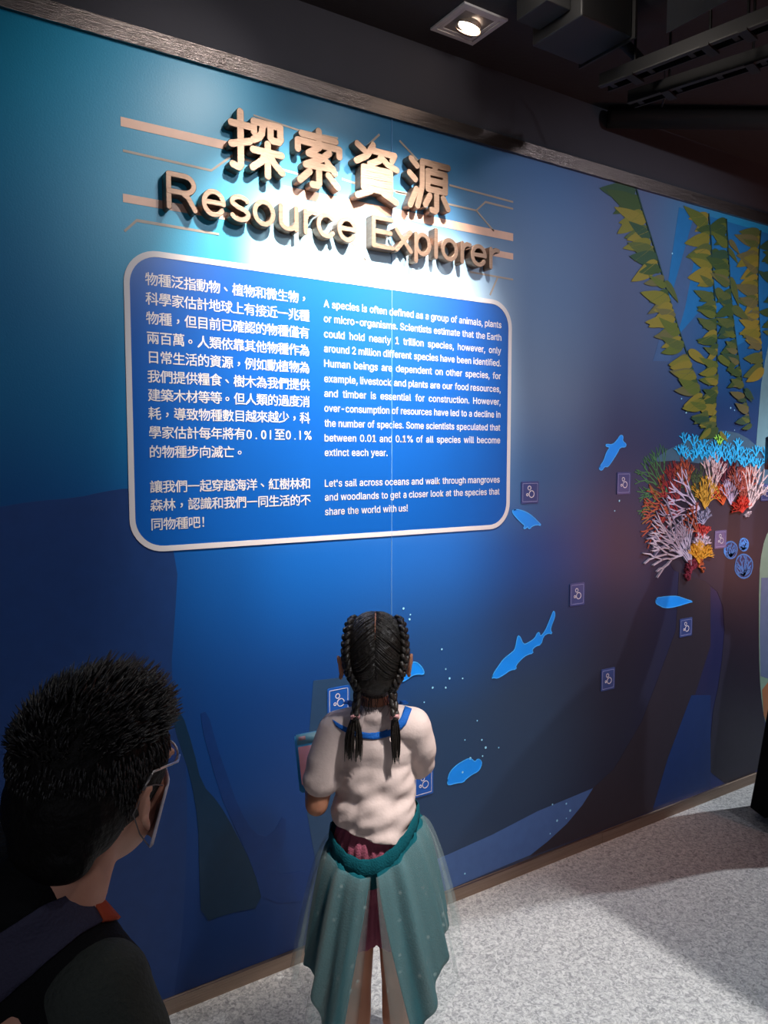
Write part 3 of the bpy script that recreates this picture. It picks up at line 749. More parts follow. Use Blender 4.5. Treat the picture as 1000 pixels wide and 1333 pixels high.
# ------------------------------------------------------------------ ceiling: downlights, duct box, cable trays
M_LF = mat('lamp_frame', (0.42, 0.42, 0.44, 1), 0.5, metal=0.3)
M_LD = mat('lamp_inner', (0.14, 0.13, 0.13, 1), 0.5, metal=0.4)
M_BULB = mat('lamp_glow', (1, .9, .8, 1), 0.5, emit=((1.0, .80, .62, 1), 9.0))
M_REF = mat('lamp_reflector', (0.75, .62, .52, 1), 0.25, metal=0.9)
def downlight(x, y, lb, tilt, aim, glow=True):
    root = empty('downlight', (x, y, CEIL), lb, 'lamp', 'square gimbal downlights')
    h = .082; z = CEIL
    def sq(a, zz): return [(x-a, y-a, zz), (x+a, y-a, zz), (x+a, y+a, zz), (x-a, y+a, zz)]
    def fr(a, b, z0, z1, name, m):
        V = sq(a, z0)+sq(b, z0)+sq(a, z1)+sq(b, z1)
        F = []
        for i in range(4):
            j = (i+1) % 4
            F += [(i, j, 4+j, 4+i), (8+i, 8+j, 12+j, 12+i), (i, j, 8+j, 8+i), (4+i, 4+j, 12+j, 12+i)]
        return pyd(name, V, F, m, root)
    fr(h, h-.014, z, z-.006, 'outer_frame', M_LF)
    fr(h-.017, h-.027, z, z-.004, 'gimbal_ring', M_LF)
    fr(h-.012, h-.018, z-.0005, z-.002, 'groove', M_BLACK)
    box('back_plate', (x-h+.027, y-h+.027, z-.002), (x+h-.027, y+h-.027, z-.0005), M_LD, root)
    # reflector cup and bulb, tilted
    M = Matrix.Translation((x, y, z-.006)) @ Euler(tilt).to_matrix().to_4x4()
    bm = bmesh.new()
    for k, (r0, r1, z0, z1) in enumerate([(.040, .036, -.012, .004)]):
        bmesh.ops.create_cone(bm, cap_ends=False, segments=32, radius1=r0, radius2=r1, depth=.018)
    bmesh.ops.transform(bm, matrix=M, verts=bm.verts); finish(bm, 'reflector', M_REF, root, True)
    bm = bmesh.new(); bmesh.ops.create_uvsphere(bm, u_segments=24, v_segments=12, radius=.034)
    bmesh.ops.scale(bm, vec=(1, 1, .38), verts=bm.verts); bmesh.ops.transform(bm, matrix=M, verts=bm.verts)
    finish(bm, 'bulb', M_BULB, root, True)
    return root
LX, LY = 1.5135, -0.170
downlight(LX, LY, 'square grey downlight with glowing bulb in the dark ceiling, over the title', (0.25, 0.2, 0), None)
downlight(DL_A[0], DL_A[1]-.0, 'square downlight out of view above the title, left one', (-.3, 0, 0), None)
downlight(DL_B[0], DL_B[1]-.0, 'square downlight out of view above the title, right one', (-.3, 0, 0), None)
spot('downlight_beam', (LX, LY, CEIL-.045), (LX-.1, LY-.6, 0), 12, 95, 1, WARM, .02)

# unseen housing and plate added to cut the floor light's edge at right
tl = empty('floor_light_cutter', (1.25, -1.55, CEIL), 'unseen black housing with a plate added to cut the floor light, above the girl', 'lamp')
box('cutter_plate', (1.25+.105, -2.1, CEIL-.44), (1.25+.108, -1.0, CEIL-.12), M_BLACK, tl)
box('arm', (1.25+.05, -1.56, CEIL-.14), (1.25+.121, -1.54, CEIL-.12), M_BLACK, tl)
bm = bmesh.new(); bmesh.ops.create_cone(bm, cap_ends=False, segments=24, radius1=.06, radius2=.04, depth=.16)
bmesh.ops.translate(bm, vec=(1.25, -1.55, CEIL-.08), verts=bm.verts); finish(bm, 'housing', M_BLACK, tl, True)

M_STEEL = mat('black_steel', (0.008, 0.008, 0.009, 1), 0.5, metal=0.6)
M_GALV = mat('galvanised', (0.035, 0.035, 0.035, 1), 0.5, metal=0.8)
dk = empty('ceiling_duct_box', (1.78, -.22, CEIL), 'dark boxy air duct fixed under the ceiling', 'duct')
ax, ay = FL(762, 45, 2.76)
box('duct_body', (ax-.11, ay-.09, 2.74), (ax+.09, ay+.10, CEIL), mat('duct', (.004, .004, .0045, 1), .6), dk, .004)
box('duct_end', (ax-.20, ay-.05, 2.77), (ax-.112, ay+.07, CEIL), mat('duct2', (.003, .003, .0035, 1), .7), dk, .003)
box('duct_flange', (ax+.092, ay-.10, 2.735), (ax+.10, ay+.11, CEIL), mat('duct', (.03, .03, .03, 1), .6), dk)
mb = MB(); mb.tube([(ax+.10, ay+.02, 2.79), (ax+.17, ay+.0, 2.78), (ax+.21, ay-.02, 2.74), (ax+.20, ay-.05, 2.70)], .016, 10); mb.build('flexible_pipe', M_BLACK, dk, True)
def tray(p0, p1, lb, rods):
    a = FL(*p0, 2.66); b = FL(*p1, 2.66)
    d = Vector((b[0]-a[0], b[1]-a[1], 0)); ln = d.length; d.normalize(); b2 = Vector((a[0], a[1], 0))+d*(ln+1.6)
    nrm = Vector((-d.y, d.x, 0)); A = Vector((a[0], a[1], 2.66)); B = Vector((b2.x, b2.y, 2.66))
    root = empty('cable_tray', A, lb, 'cable tray', 'ceiling cable trays')
    M = Matrix(((d.x, nrm.x, 0, A.x), (d.y, nrm.y, 0, A.y), (0, 0, 1, A.z), (0, 0, 0, 1))); T = (B-A).length
    def bx(name, lo, hi, m):
        bm = bmesh.new(); add_box(bm, lo, hi, M); return finish(bm, name, m, root)
    bx('side_rail', (0, 0, 0), (T, .006, .035), M_STEEL); bx('side_rail', (0, .05, 0), (T, .056, .035), M_STEEL)
    bx('bottom_lip', (0, -.004, -.004), (T, .012, .0), M_GALV)
    k = 0
    while k*.12+.03 < T: bx('rung', (k*.12+.02, .006, .002), (k*.12+.035, .05, .007), M_STEEL); k += 1
    mb = MB(); mb.tube([M @ Vector((q*T/12, .028+.006*math.sin(q*1.7), .018+.004*math.sin(q*2.3))) for q in range(13)], .010, 8); mb.build('cable', M_BLACK, root, True)
    for r in rods:
        mb = MB(); p = M @ Vector((r, .028, .0)); mb.tube([p, (p.x, p.y, CEIL)], .004, 8); mb.build('hanger_rod', M_STEEL, root)
        q = M @ Vector((r, .028, 0)); bx('clamp', (r-.012, -.008, -.008), (r+.012, .062, -.001), M_STEEL)
    return root
tray((780, 112), (1000, 26), 'upper black cable tray hung from the ceiling, with rods', [.10, .32, .42, .9, 1.4])
tray((817, 133), (1000, 74), 'lower black cable tray hung from the ceiling, parallel to the upper one', [.12, .36, .9])
mb = MB(); mb.tube([(2.05, -.45, 2.80), (2.10, -.42, 2.76), (2.13, -.40, 2.70), (2.14, -.38, 2.68)], .003, 6)
tag(mb.build('loose_wire', M_STEEL, None, True), 'thin loose wire hanging above the cable trays', 'wire')
mb = MB(); mb.tube([(4.6, -1.4, CEIL-.04), (2.3, -.02, CEIL-.04)], .035, 12)
tag(mb.build('ceiling_pipe', mat('pipe', (.012, .009, .009, 1), .8), None, True), 'dark pipe running under the ceiling at the upper right', 'pipe')

#PEOPLE
def S(p): return stz(*p)
class Blob:
    """body built as one continuous surface: tapered limbs and ovals fused by a voxel remesh"""
    def __init__(s): s.bm = bmesh.new()
    def ell(s, c, r, rot=(0, 0, 0), sg=20):
        q = bmesh.ops.create_uvsphere(s.bm, u_segments=sg, v_segments=sg//2+2, radius=1.0)['verts']
        M = Matrix.Translation(c) @ Euler(rot).to_matrix().to_4x4() @ Matrix.Diagonal((r[0], r[1], r[2], 1))
        bmesh.ops.transform(s.bm, matrix=M, verts=q)
    def cap(s, a, b, ra, rb, flat=1.0):
        a = Vector(a); b = Vector(b); d = b-a; L_ = d.length
        q = bmesh.ops.create_cone(s.bm, cap_ends=True, segments=20, radius1=ra, radius2=rb, depth=L_)['verts']
        M = Matrix.Translation((a+b)/2) @ d.to_track_quat('Z', 'Y').to_matrix().to_4x4()
        bmesh.ops.transform(s.bm, matrix=M, verts=q)
        s.ell(a, (ra, ra, ra), sg=14); s.ell(b, (rb, rb, rb), sg=14)
    def chain(s, pts, rad):
        for i in range(len(pts)-1): s.cap(pts[i], pts[i+1], rad[i], rad[i+1])
    def build(s, name, m, parent, voxel=0.006, it=4, clips=(), fn=None, hollow=False):
        me = bpy.data.meshes.new(name+'_src'); s.bm.to_mesh(me); s.bm.free()
        o = bpy.data.objects.new('tmp', me); COL.objects.link(o)
        r = o.modifiers.new('r', 'REMESH'); r.mode = 'VOXEL'; r.voxel_size = voxel
        sm = o.modifiers.new('s', 'SMOOTH'); sm.factor = 0.5; sm.iterations = it
        bpy.context.view_layer.update()
        me2 = bpy.data.meshes.new_from_object(o.evaluated_get(bpy.context.evaluated_depsgraph_get()))
        bpy.data.objects.remove(o, do_unlink=True); bpy.data.meshes.remove(me)
        bm = bmesh.new(); bm.from_mesh(me2)
        for co, no in clips:
            bmesh.ops.bisect_plane(bm, geom=bm.verts[:]+bm.edges[:]+bm.faces[:], plane_co=co, plane_no=no, clear_outer=True)
            if not hollow:
                ed = [e for e in bm.edges if e.is_boundary]
                if ed: bmesh.ops.holes_fill(bm, edges=ed, sides=0)
        if fn:
            for v in bm.verts: v.co = fn(v.co)
        bm.normal_update(); bm.to_mesh(me2); bm.free()
        me2.name = name
        me2.transform(STM)            # modelled in sideways/ahead/up, stored in room coordinates
        return link(name, me2, m, parent, True)
# frame of the two visitors: x sideways, y ahead, z up, turned to the room's axes
STM = Matrix(((RT[0], FH[0], 0, CAM[0]), (RT[1], FH[1], 0, CAM[1]), (0, 0, 1, 0), (0, 0, 0, 1)))
def stbuild(mb, name, m, parent, smooth=False):
    o = mb.build(name, m, parent, smooth); o.data.transform(STM); return o

def skin(name, rgb, k=1.0):
    c = srgb(*rgb); m = mat(name, (c[0]*k, c[1]*k, c[2]*k, 1), 0.5, spec=0.35, bump=0.06, bscale=120, var=0.06, vscale=20)
    b = m.node_tree.nodes['Principled BSDF']; b.inputs['Subsurface Weight'].default_value = 0.08; b.inputs['Subsurface Radius'].default_value = (.02, .008, .005)
    return m
def hairmat(name, c=(.012, .009, .008, 1), rough=.38):
    return mat(name, c, rough, spec=0.5 if rough < .5 else .12, bump=0.5, bscale=90, var=.3, vscale=60)
M_SKIN = skin('skin_child', (186, 126, 98)); M_SKIN2 = skin('skin_adult', (205, 148, 124))
M_HAIR = hairmat('hair_child', (.016, .011, .008, 1), .47); M_HAIR3 = hairmat('hair_glossy', (.012, .010, .010, 1), .42); M_HAIR2 = hairmat('hair_adult', (.006, .005, .005, 1), .6)
def cloth(name, rgb, bump=.25, bs=220, k=1.0, rough=.9):
    c = srgb(*rgb); return mat(name, (c[0]*k, c[1]*k, c[2]*k, 1), rough, spec=.15, bump=bump, bscale=bs, var=.06, vscale=8)
M_SHIRT = cloth('shirt_white', (205, 184, 178), .08, 160); M_TEAL = cloth('teal_skirt', (8, 76, 86)); M_PINK = cloth('pink_shorts', (148, 78, 96))

def finger_set(bl, palm, d, side, nrm, k, curl=.6, thumb_side=1, r=.0075):
    """four unequal bent fingers plus a thumb leaving the side of the palm; d finger direction, side across, nrm palm normal"""
    d = Vector(d).normalized(); side = Vector(side).normalized(); nrm = Vector(nrm).normalized()
    for i, ln in enumerate((.88, 1.0, .94, .74)):
        b0 = Vector(palm)+side*(i-1.5)*.0165*k*thumb_side*-1 + d*.03*k
        p = [b0]; dd = d.copy()
        for sg_, q in enumerate((.034, .023, .018)):
            dd = (dd + nrm*curl*(.55+.25*sg_)).normalized(); p.append(p[-1]+dd*q*ln*k)
        bl.chain(p, [r*k, r*.95*k, r*.85*k, r*.7*k])
    t0 = Vector(palm)+side*.022*k*thumb_side - d*.012*k
    t1 = t0+(side*thumb_side*.8+d*.7+nrm*.3).normalized()*.030*k; t2 = t1+(d+nrm*.5+side*thumb_side*.1).normalized()*.024*k
    bl.chain([t0, t1, t2], [.010*k, .009*k, .0075*k])
def hand(bl, wrist, palm, side, nrm, k, curl, ts):
    w = Vector(wrist); p = Vector(palm); d = (p-w).normalized(); sd = Vector(side).normalized()
    for q in (-1, -.33, .33, 1):
        bl.cap(w+d*.008*k+sd*q*.010*k, p+d*.028*k+sd*q*.023*k, .0125*k, .0105*k)
    finger_set(bl, p, d, sd, nrm, k, curl, ts)
def face(bl, c, r, f, rt, k=1.0, z=(0, 0, 1)):
    """nose, brows, lips, chin, ears on a head of radii r; f forward, rt right (horizontal unit vectors)"""
    c = Vector(c); f = Vector(f); rt = Vector(rt); z = Vector(z)
    bl.cap(c+f*(r[1]*.93)+z*r[2]*.02, c+f*(r[1]*(1+.10*k*k))-z*r[2]*.22, .006*k, .010*k)
    bl.ell(c+f*(r[1]*1.02)-z*r[2]*.24, (.015*k, .010*k, .007*k))
    bl.ell(c+f*(r[1]*.93)-z*r[2]*.45, (.020*k, .010*k, .006*k)); bl.ell(c+f*(r[1]*.92)-z*r[2]*.53, (.017*k, .009*k, .006*k))
    bl.ell(c+f*(r[1]*(.58+.20*k))-z*r[2]*.84, (.022*k, .018*k, .016*k))
    for q in (-1, 1):
        bl.ell(c+f*(r[1]*.86)+rt*q*r[0]*.42+z*r[2]*.14, (.018*k, .010*k, .006*k))
        bl.ell(c+f*(r[1]*.58)+rt*q*r[0]*.50-z*r[2]*.25, (.020*k, .018*k, .022*k))
        bl.ell(c+f*(r[1]*.885)+rt*q*r[0]*.42+z*r[2]*.085, (.013*k, .009*k, .005*k))
def eyes(c, r, f, rt, parent, k=1.0):
    c = Vector(c); f = Vector(f); rt = Vector(rt)
    for q in (-1, 1):
        for nm, rad, off, m in (('eye', .0095*k, 0, mat('eye_white', (.75, .73, .70, 1), .2)), ('iris', .0050*k, .0055*k, mat('iris', (.02, .012, .008, 1), .15))):
            bm = bmesh.new(); bmesh.ops.create_uvsphere(bm, u_segments=14, v_segments=8, radius=rad)
            p = c+f*(r[1]*.875-.0125*k+off)+rt*q*r[0]*.40
            bmesh.ops.translate(bm, vec=p, verts=bm.verts)
            o = finish(bm, nm, m, parent, True); o.data.transform(STM)
def ear(bl, c, out, up, f, k=1.0):
    c = Vector(c); out = Vector(out); f = Vector(f)
    pts = [c+Vector((0, 0, 1))*(.026*k*math.sin(a))+f*(-.016*k*math.cos(a)*.8)+out*(.010*k+.004*k*math.sin(a)) for a in [PI*(-.45+1.0*i/8) for i in range(9)]]
    bl.chain(pts, [.0055*k]*9)
    bl.ell(c+out*.003*k, (.008*k, .012*k, .022*k)); bl.ell(c+out*.008*k-Vector((0, 0, .027*k))-f*.0, (.006*k, .007*k, .009*k))

# ================================================================ the girl
DX = -0.020
gp = S((DX, 1.77, 0))
girl = empty('person', (gp.x, gp.y, 0), 'small girl with two black braids, white shirt and teal tulle skirt, seen from behind', 'person')
HC = Vector((DX, 1.80, 1.082)); HR = (.072, .086, .104)
F0 = Vector((-.12, .993, 0)); R0 = Vector((.993, .12, 0))
b = Blob()
b.ell(HC+Vector((0, -.006, .012)), (.072, .084, .092)); b.ell(HC+Vector((0, .020, -.045)), (.052, .060, .060))
face(b, HC, HR, F0, R0, .72)
ear(b, HC-R0*.076+Vector((0, -.004, -.020)), -R0, 1, F0, .92); ear(b, HC+R0*.073+Vector((0, -.004, -.020)), R0, 1, F0, .92)
b.cap((DX-.003, 1.79, 1.01), (DX-.003, 1.775, .935), .034, .036)
b.cap((DX-.003, 1.775, .95), (DX-.065, 1.775, .925), .030, .030); b.cap((DX-.003, 1.775, .95), (DX+.065, 1.775, .930), .030, .030)
b.ell((DX, 1.785, .85), (.088, .056, .10)); b.ell((DX, 1.785, .72), (.082, .060, .12)); b.ell((DX, 1.78, .61), (.088, .070, .08))
# her left arm: elbow down, forearm forward to the tablet
LS, LE, LW = (-.112, 1.778, .918), (-.158, 1.745, .745), (-.165, 1.905, .775)
b.chain([LS, (-.142, 1.755, .82), LE], [.036, .030, .027]); b.chain([LE, (-.163, 1.80, .752), LW], [.027, .028, .019])
hand(b, LW, (-.170, 1.945, .785), (.35, 0, .9), (.8, .1, .3), .80, .5, 1)
RS, RE, RW = (.068, 1.782, .925), (.072, 1.845, .790), (-.02, 1.94, .80)
b.chain([RS, (.076, 1.805, .860), RE], [.036, .030, .027]); b.chain([RE, (.04, 1.89, .785), RW], [.027, .026, .019])
hand(b, RW, (-.055, 1.962, .805), (.2, .1, .9), (-.6, .5, -.1), .80, .5, 1)
for q, sx in ((-1, -.048), (1, .052)):
    x = DX+sx
    b.chain([(x*1.0, 1.775, .55), (x+.002*q, 1.765, .42), (x-.002*q, 1.765, .305)], [.060, .048, .037])
    b.chain([(x-.002*q, 1.765, .305), (x, 1.750, .22), (x, 1.760, .09), (x, 1.765, .05)], [.036, .037, .024, .025])
b.build('body', M_SKIN, girl, .0038, 5)
eyes(HC, HR, F0, R0, girl, .85)
for q in (-1, 1):
    x = DX+q*.050
    b = Blob(); b.chain([(x, 1.745, .032), (x+.004*q, 1.80, .032), (x+.008*q, 1.86, .026)], [.030, .031, .026]); b.ell((x+.003*q, 1.80, .014), (.033, .080, .014))
    b.cap((x, 1.755, .05), (x, 1.757, .072), .031, .031)
    b.build('shoe', cloth('girl_shoe', (180, 175, 180)), girl, .005, 3, clips=[((0, 0, .002), (0, 0, -1))])
# shirt with short sleeves
def wrinkle(co):
    x, y, z = co
    w = .0013*math.sin(z*150-x*95+2*math.sin(x*30))+.0013*math.sin(z*95+x*62)+.0024*math.sin((z*.7+x*1.1)*52+1.3)+.0018*math.sin(x*120-z*50)
    k = max(0.15, min(1, (.90-z)/.12))
    d = Vector((x-DX, y-1.78, 0));
    if d.length > 1e-5: d.normalize()
    return co+d*w*k
b = Blob()
b.ell((DX-.004, 1.782, .868), (.100, .066, .082)); b.ell((DX-.004, 1.785, .79), (.098, .074, .12)); b.ell((DX-.004, 1.782, .715), (.103, .083, .095))
b.ell((DX-.004, 1.78, .67), (.100, .084, .06))
b.cap((DX-.006, 1.775, .934), (-.108, 1.776, .912), .044, .047); b.cap((DX+.006, 1.775, .936), (.066, 1.780, .918), .044, .047)
b.chain([(-.110, 1.776, .910), (-.138, 1.758, .850), (-.147, 1.750, .803)], [.047, .043, .042])
b.chain([(.066, 1.782, .918), (.082, 1.796, .865), (.083, 1.825, .815)], [.047, .043, .042])
b.ell((DX-.003, 1.775, .952), (.050, .048, .030))
shirt = b.build('shirt', M_SHIRT, girl, .0045, 4, fn=wrinkle,
        clips=[((DX, 1.70, .676), (-.22, 0.10, -1))])
# collar: folded strip round the neck, opened at the front
mb = MB(); n = 36
V = []; Fc = []
for i in range(n+1):
    a = -PI/2+2*PI*(i/n)*.86+.14*PI
    for j, (rr_, zz) in enumerate(((.040, .975), (.047, .972), (.062, .945), (.070, .928), (.066, .926))):
        dz = -.006*math.cos(a+PI/2)*0; bk = .0 if math.sin(a) < 0 else -.004
        V.append((DX-.002+rr_*1.02*math.cos(a), 1.775+rr_*.86*math.sin(a), zz+bk+.010*math.cos(a)*.5+.003*math.sin(5*a)))
for i in range(n):
    for j in range(4): Fc.append((i*5+j, i*5+j+1, (i+1)*5+j+1, (i+1)*5+j))
mb.add(V, Fc); stbuild(mb, 'collar', M_SHIRT, girl, True)
# blue lanyard
M_LAN = cloth('lanyard_blue', (26, 92, 176), .3, 300, rough=.6)
def strip(path, w, th, wd):
    V = []; F = []; n = len(path); pts = [Vector(p) for p in path]
    for i, p in enumerate(pts):
        tg = (pts[min(i+1, n-1)]-pts[max(i-1, 0)]).normalized(); sd = Vector(wd(i/(n-1))).normalized(); sd = (sd-tg*sd.dot(tg)).normalized(); nn = tg.cross(sd)
        for a, c in ((-1, -1), (1, -1), (1, 1), (-1, 1)): V.append(p+sd*a*w/2+nn*c*th/2)
    for i in range(n-1):
        for k in range(4): F.append((i*4+k, i*4+(k+1) % 4, (i+1)*4+(k+1) % 4, (i+1)*4+k))
    F += [(0, 1, 2, 3), tuple(4*(n-1)+k for k in (3, 2, 1, 0))]
    return V, F
lp = []
for i in range(41):
    a = math.radians(-250+ 320*i/40)  # round the back from the front left to the front right
    bk = max(0, -math.sin(a))
    lp.append((DX+.002+.080*math.cos(a), 1.778+.078*math.sin(a)*(1.0 if math.sin(a) < 0 else .95), .953-.062*bk**1.3+.016*math.cos(a)))
LANYARD_PATH = [(DX-.012, 1.885, .80), (DX-.022, 1.882, .86), (DX-.052, 1.862, .93), (DX-.066, 1.82, .968), (DX-.072, 1.79, .972)]
for q in (-1, 1):
    mb = MB(); mb.add(*strip([(DX+(x-DX)*-q, y, z) for x, y, z in LANYARD_PATH], .013, .0022, lambda u: (1, 0, .1))); stbuild(mb, 'lanyard_front', M_LAN, girl, True)
# pink shorts
b = Blob(); b.ell((DX-.004, 1.782, .635), (.099, .080, .085)); b.ell((DX-.004, 1.778, .575), (.101, .085, .08))
for q, sx in ((-1, -.048), (1, .052)): b.chain([(DX+sx, 1.776, .55), (DX+sx*1.02, 1.768, .42)], [.068, .062])
b.build('shorts', M_PINK, girl, .006, 3, clips=[((0, 0, .405), (0, 0, -1))], fn=lambda c: c+Vector((c.x-DX, c.y-1.78, 0)).normalized()*.0025*math.sin(math.atan2(c.y-1.78, c.x-DX)*26))
# waistband: V dip at the back, tilted up on her right
def band_z(a):     # a measured from the back, positive to her right
    bk = max(0, math.cos(a))
    return .700-.062*bk**2.0+.028*math.sin(a)
def skirt_mesh(a0, a1, r0, flare, length, folds, amp, open_k, zoff, nv=26, nu=150, th=0, cx=DX-.004, jag=None):
    V = []; F = []
    for iu in range(nu+1):
        u = iu/nu; a = a0+(a1-a0)*u
        for iv in range(nv+1):
            v = iv/nv
            aa = a + open_k(u)*v**1.1
            Ln = length(aa)
            top = band_z(a)+zoff
            z = top-Ln*v
            fl = (v**.60)*flare(aa)*(Ln/.34)
            rip = amp*(.32+.68*v)*(math.sin(folds*a)+.4*math.sin(folds*1.7*a+1))
            rx = .104+r0+fl+rip; ry = .088+r0+fl*.85+rip
            V.append((cx+rx*math.sin(aa), 1.780-ry*math.cos(aa), z))
    for iu in range(nu):
        for iv in range(nv):
            p = iu*(nv+1)+iv; F.append((p, p+nv+1, p+nv+2, p+1))
    return V, F
mb = MB(); V = []; F = []; n = 60
for i in range(n):
    a = 2*PI*i/n; zt = band_z(a)+.004
    for (dr, dz) in ((.0, .0), (.003, -.003), (.005, -.026), (.004, -.052-.020*max(0, math.cos(a))**8), (-.002, -.050)):
        rx = .104+dr+.0015*math.sin(17*a); V.append((DX-.004+rx*math.sin(a), 1.780-(rx-.016)*math.cos(a), zt+dz+.0012*math.sin(23*a)))
for i in range(n):
    j = (i+1) % n
    for k in range(4): F.append((i*5+k, j*5+k, j*5+k+1, i*5+k+1))
mb.add(V, F); stbuild(mb, 'waistband', M_TEAL, girl, True)
R_ = math.radians
def teal_len(aa):
    d = abs(math.degrees(aa)); d = d if d <= 180 else 360-d
    return (.285 if aa > 0 else .305)+.082*math.exp(-((d-36)/15)**2)-.03*math.exp(-((d-95)/30)**2)+.012*math.sin(7*aa)
def tulle_mat():
    m = bpy.data.materials.new('tulle'); m.use_nodes = True; n = m.node_tree.nodes; l = m.node_tree.links; b_ = n['Principled BSDF']
    b_.inputs['Base Color'].default_value = (.36, .45, .44, 1); b_.inputs['Roughness'].default_value = .8; b_.inputs['Specular IOR Level'].default_value = .2
    tc = n.new('ShaderNodeTexCoord'); nz = n.new('ShaderNodeTexVoronoi'); nz.inputs['Scale'].default_value = 30; l.new(tc.outputs['Object'], nz.inputs['Vector'])
    mr = n.new('ShaderNodeMapRange'); mr.inputs[1].default_value = .05; mr.inputs[2].default_value = .17; mr.inputs[3].default_value = .42; mr.inputs[4].default_value = .18; l.new(nz.outputs['Distance'], mr.inputs[0])
    l.new(mr.outputs[0], b_.inputs['Alpha'])
    return m
M_TUL = tulle_mat()
M_TUL.node_tree.nodes['Principled BSDF'].inputs['Alpha'].default_value = .25
for sgn, nm in ((1, 'skirt_panel'), (-1, 'skirt_panel')):
    mb = MB()
    op = lambda u, s=sgn: s*R_(22)*(1-u)**2
    ra = .074 if sgn > 0 else .052
    V, F = skirt_mesh(sgn*R_(4), sgn*R_(180), .003, lambda aa, q=ra: q+.016*abs(math.sin(aa)), teal_len, 15, .0085, op, -.030, nu=110)
    mb.add(V, F); o = stbuild(mb, nm, M_TEAL, girl, True); o['label'] = 'opaque teal half of the skirt, her '+('right' if sgn > 0 else 'left')+' side'
    s_ = o.modifiers.new('thick', 'SOLIDIFY'); s_.thickness = .0015
    mb = MB()
    op2 = lambda u, s=sgn: s*R_(9)*(1-u)**2
    V, F = skirt_mesh(sgn*R_(3), sgn*R_(180), .012, lambda aa, q=ra: q+.012+.022*abs(math.sin(aa)), lambda aa: teal_len(aa)*1.0+.035, 15, .0105, op2, -.034, nu=130)
    mb.add(V, F); o = stbuild(mb, 'tulle_overlay', M_TUL, girl, True); o['label'] = 'sheer pale tulle layer over the teal skirt'
# hair: cap, parted strands, two french braids and tails
HB = HC+Vector((0, -.010, .012)); HRR = (.078, .090, .097)
b = Blob(); b.ell(HB, HRR, sg=28); b.ell(HB+Vector((0, -.030, -.045)), (.062, .055, .050)); b.ell(HB+Vector((0, -.022, -.072)), (.045, .040, .030))
hair = b.build('hair', M_HAIR, girl, .004, 4, clips=[(tuple(HC+F0*.045), tuple(F0+Vector((0, 0, -.45))))])
def hpos(d, k=1.0):
    d = Vector(d).normalized(); t = 1/math.sqrt((d.x/HRR[0])**2+(d.y/HRR[1])**2+(d.z/HRR[2])**2)
    return HB+d*t*k
def poly_at(P_, u):
    x = u*(len(P_)-1); i = min(int(x), len(P_)-2); f = x-i; return Vector(P_[i]).lerp(Vector(P_[i+1]), f)
partl = [(0, .45, .9), (0, 0, 1), (0, -.45, .9), (0, -.85, .55), (0, -1, .05), (0, -.9, -.45), (0, -.8, -.7)]
rnd = random.Random(11)
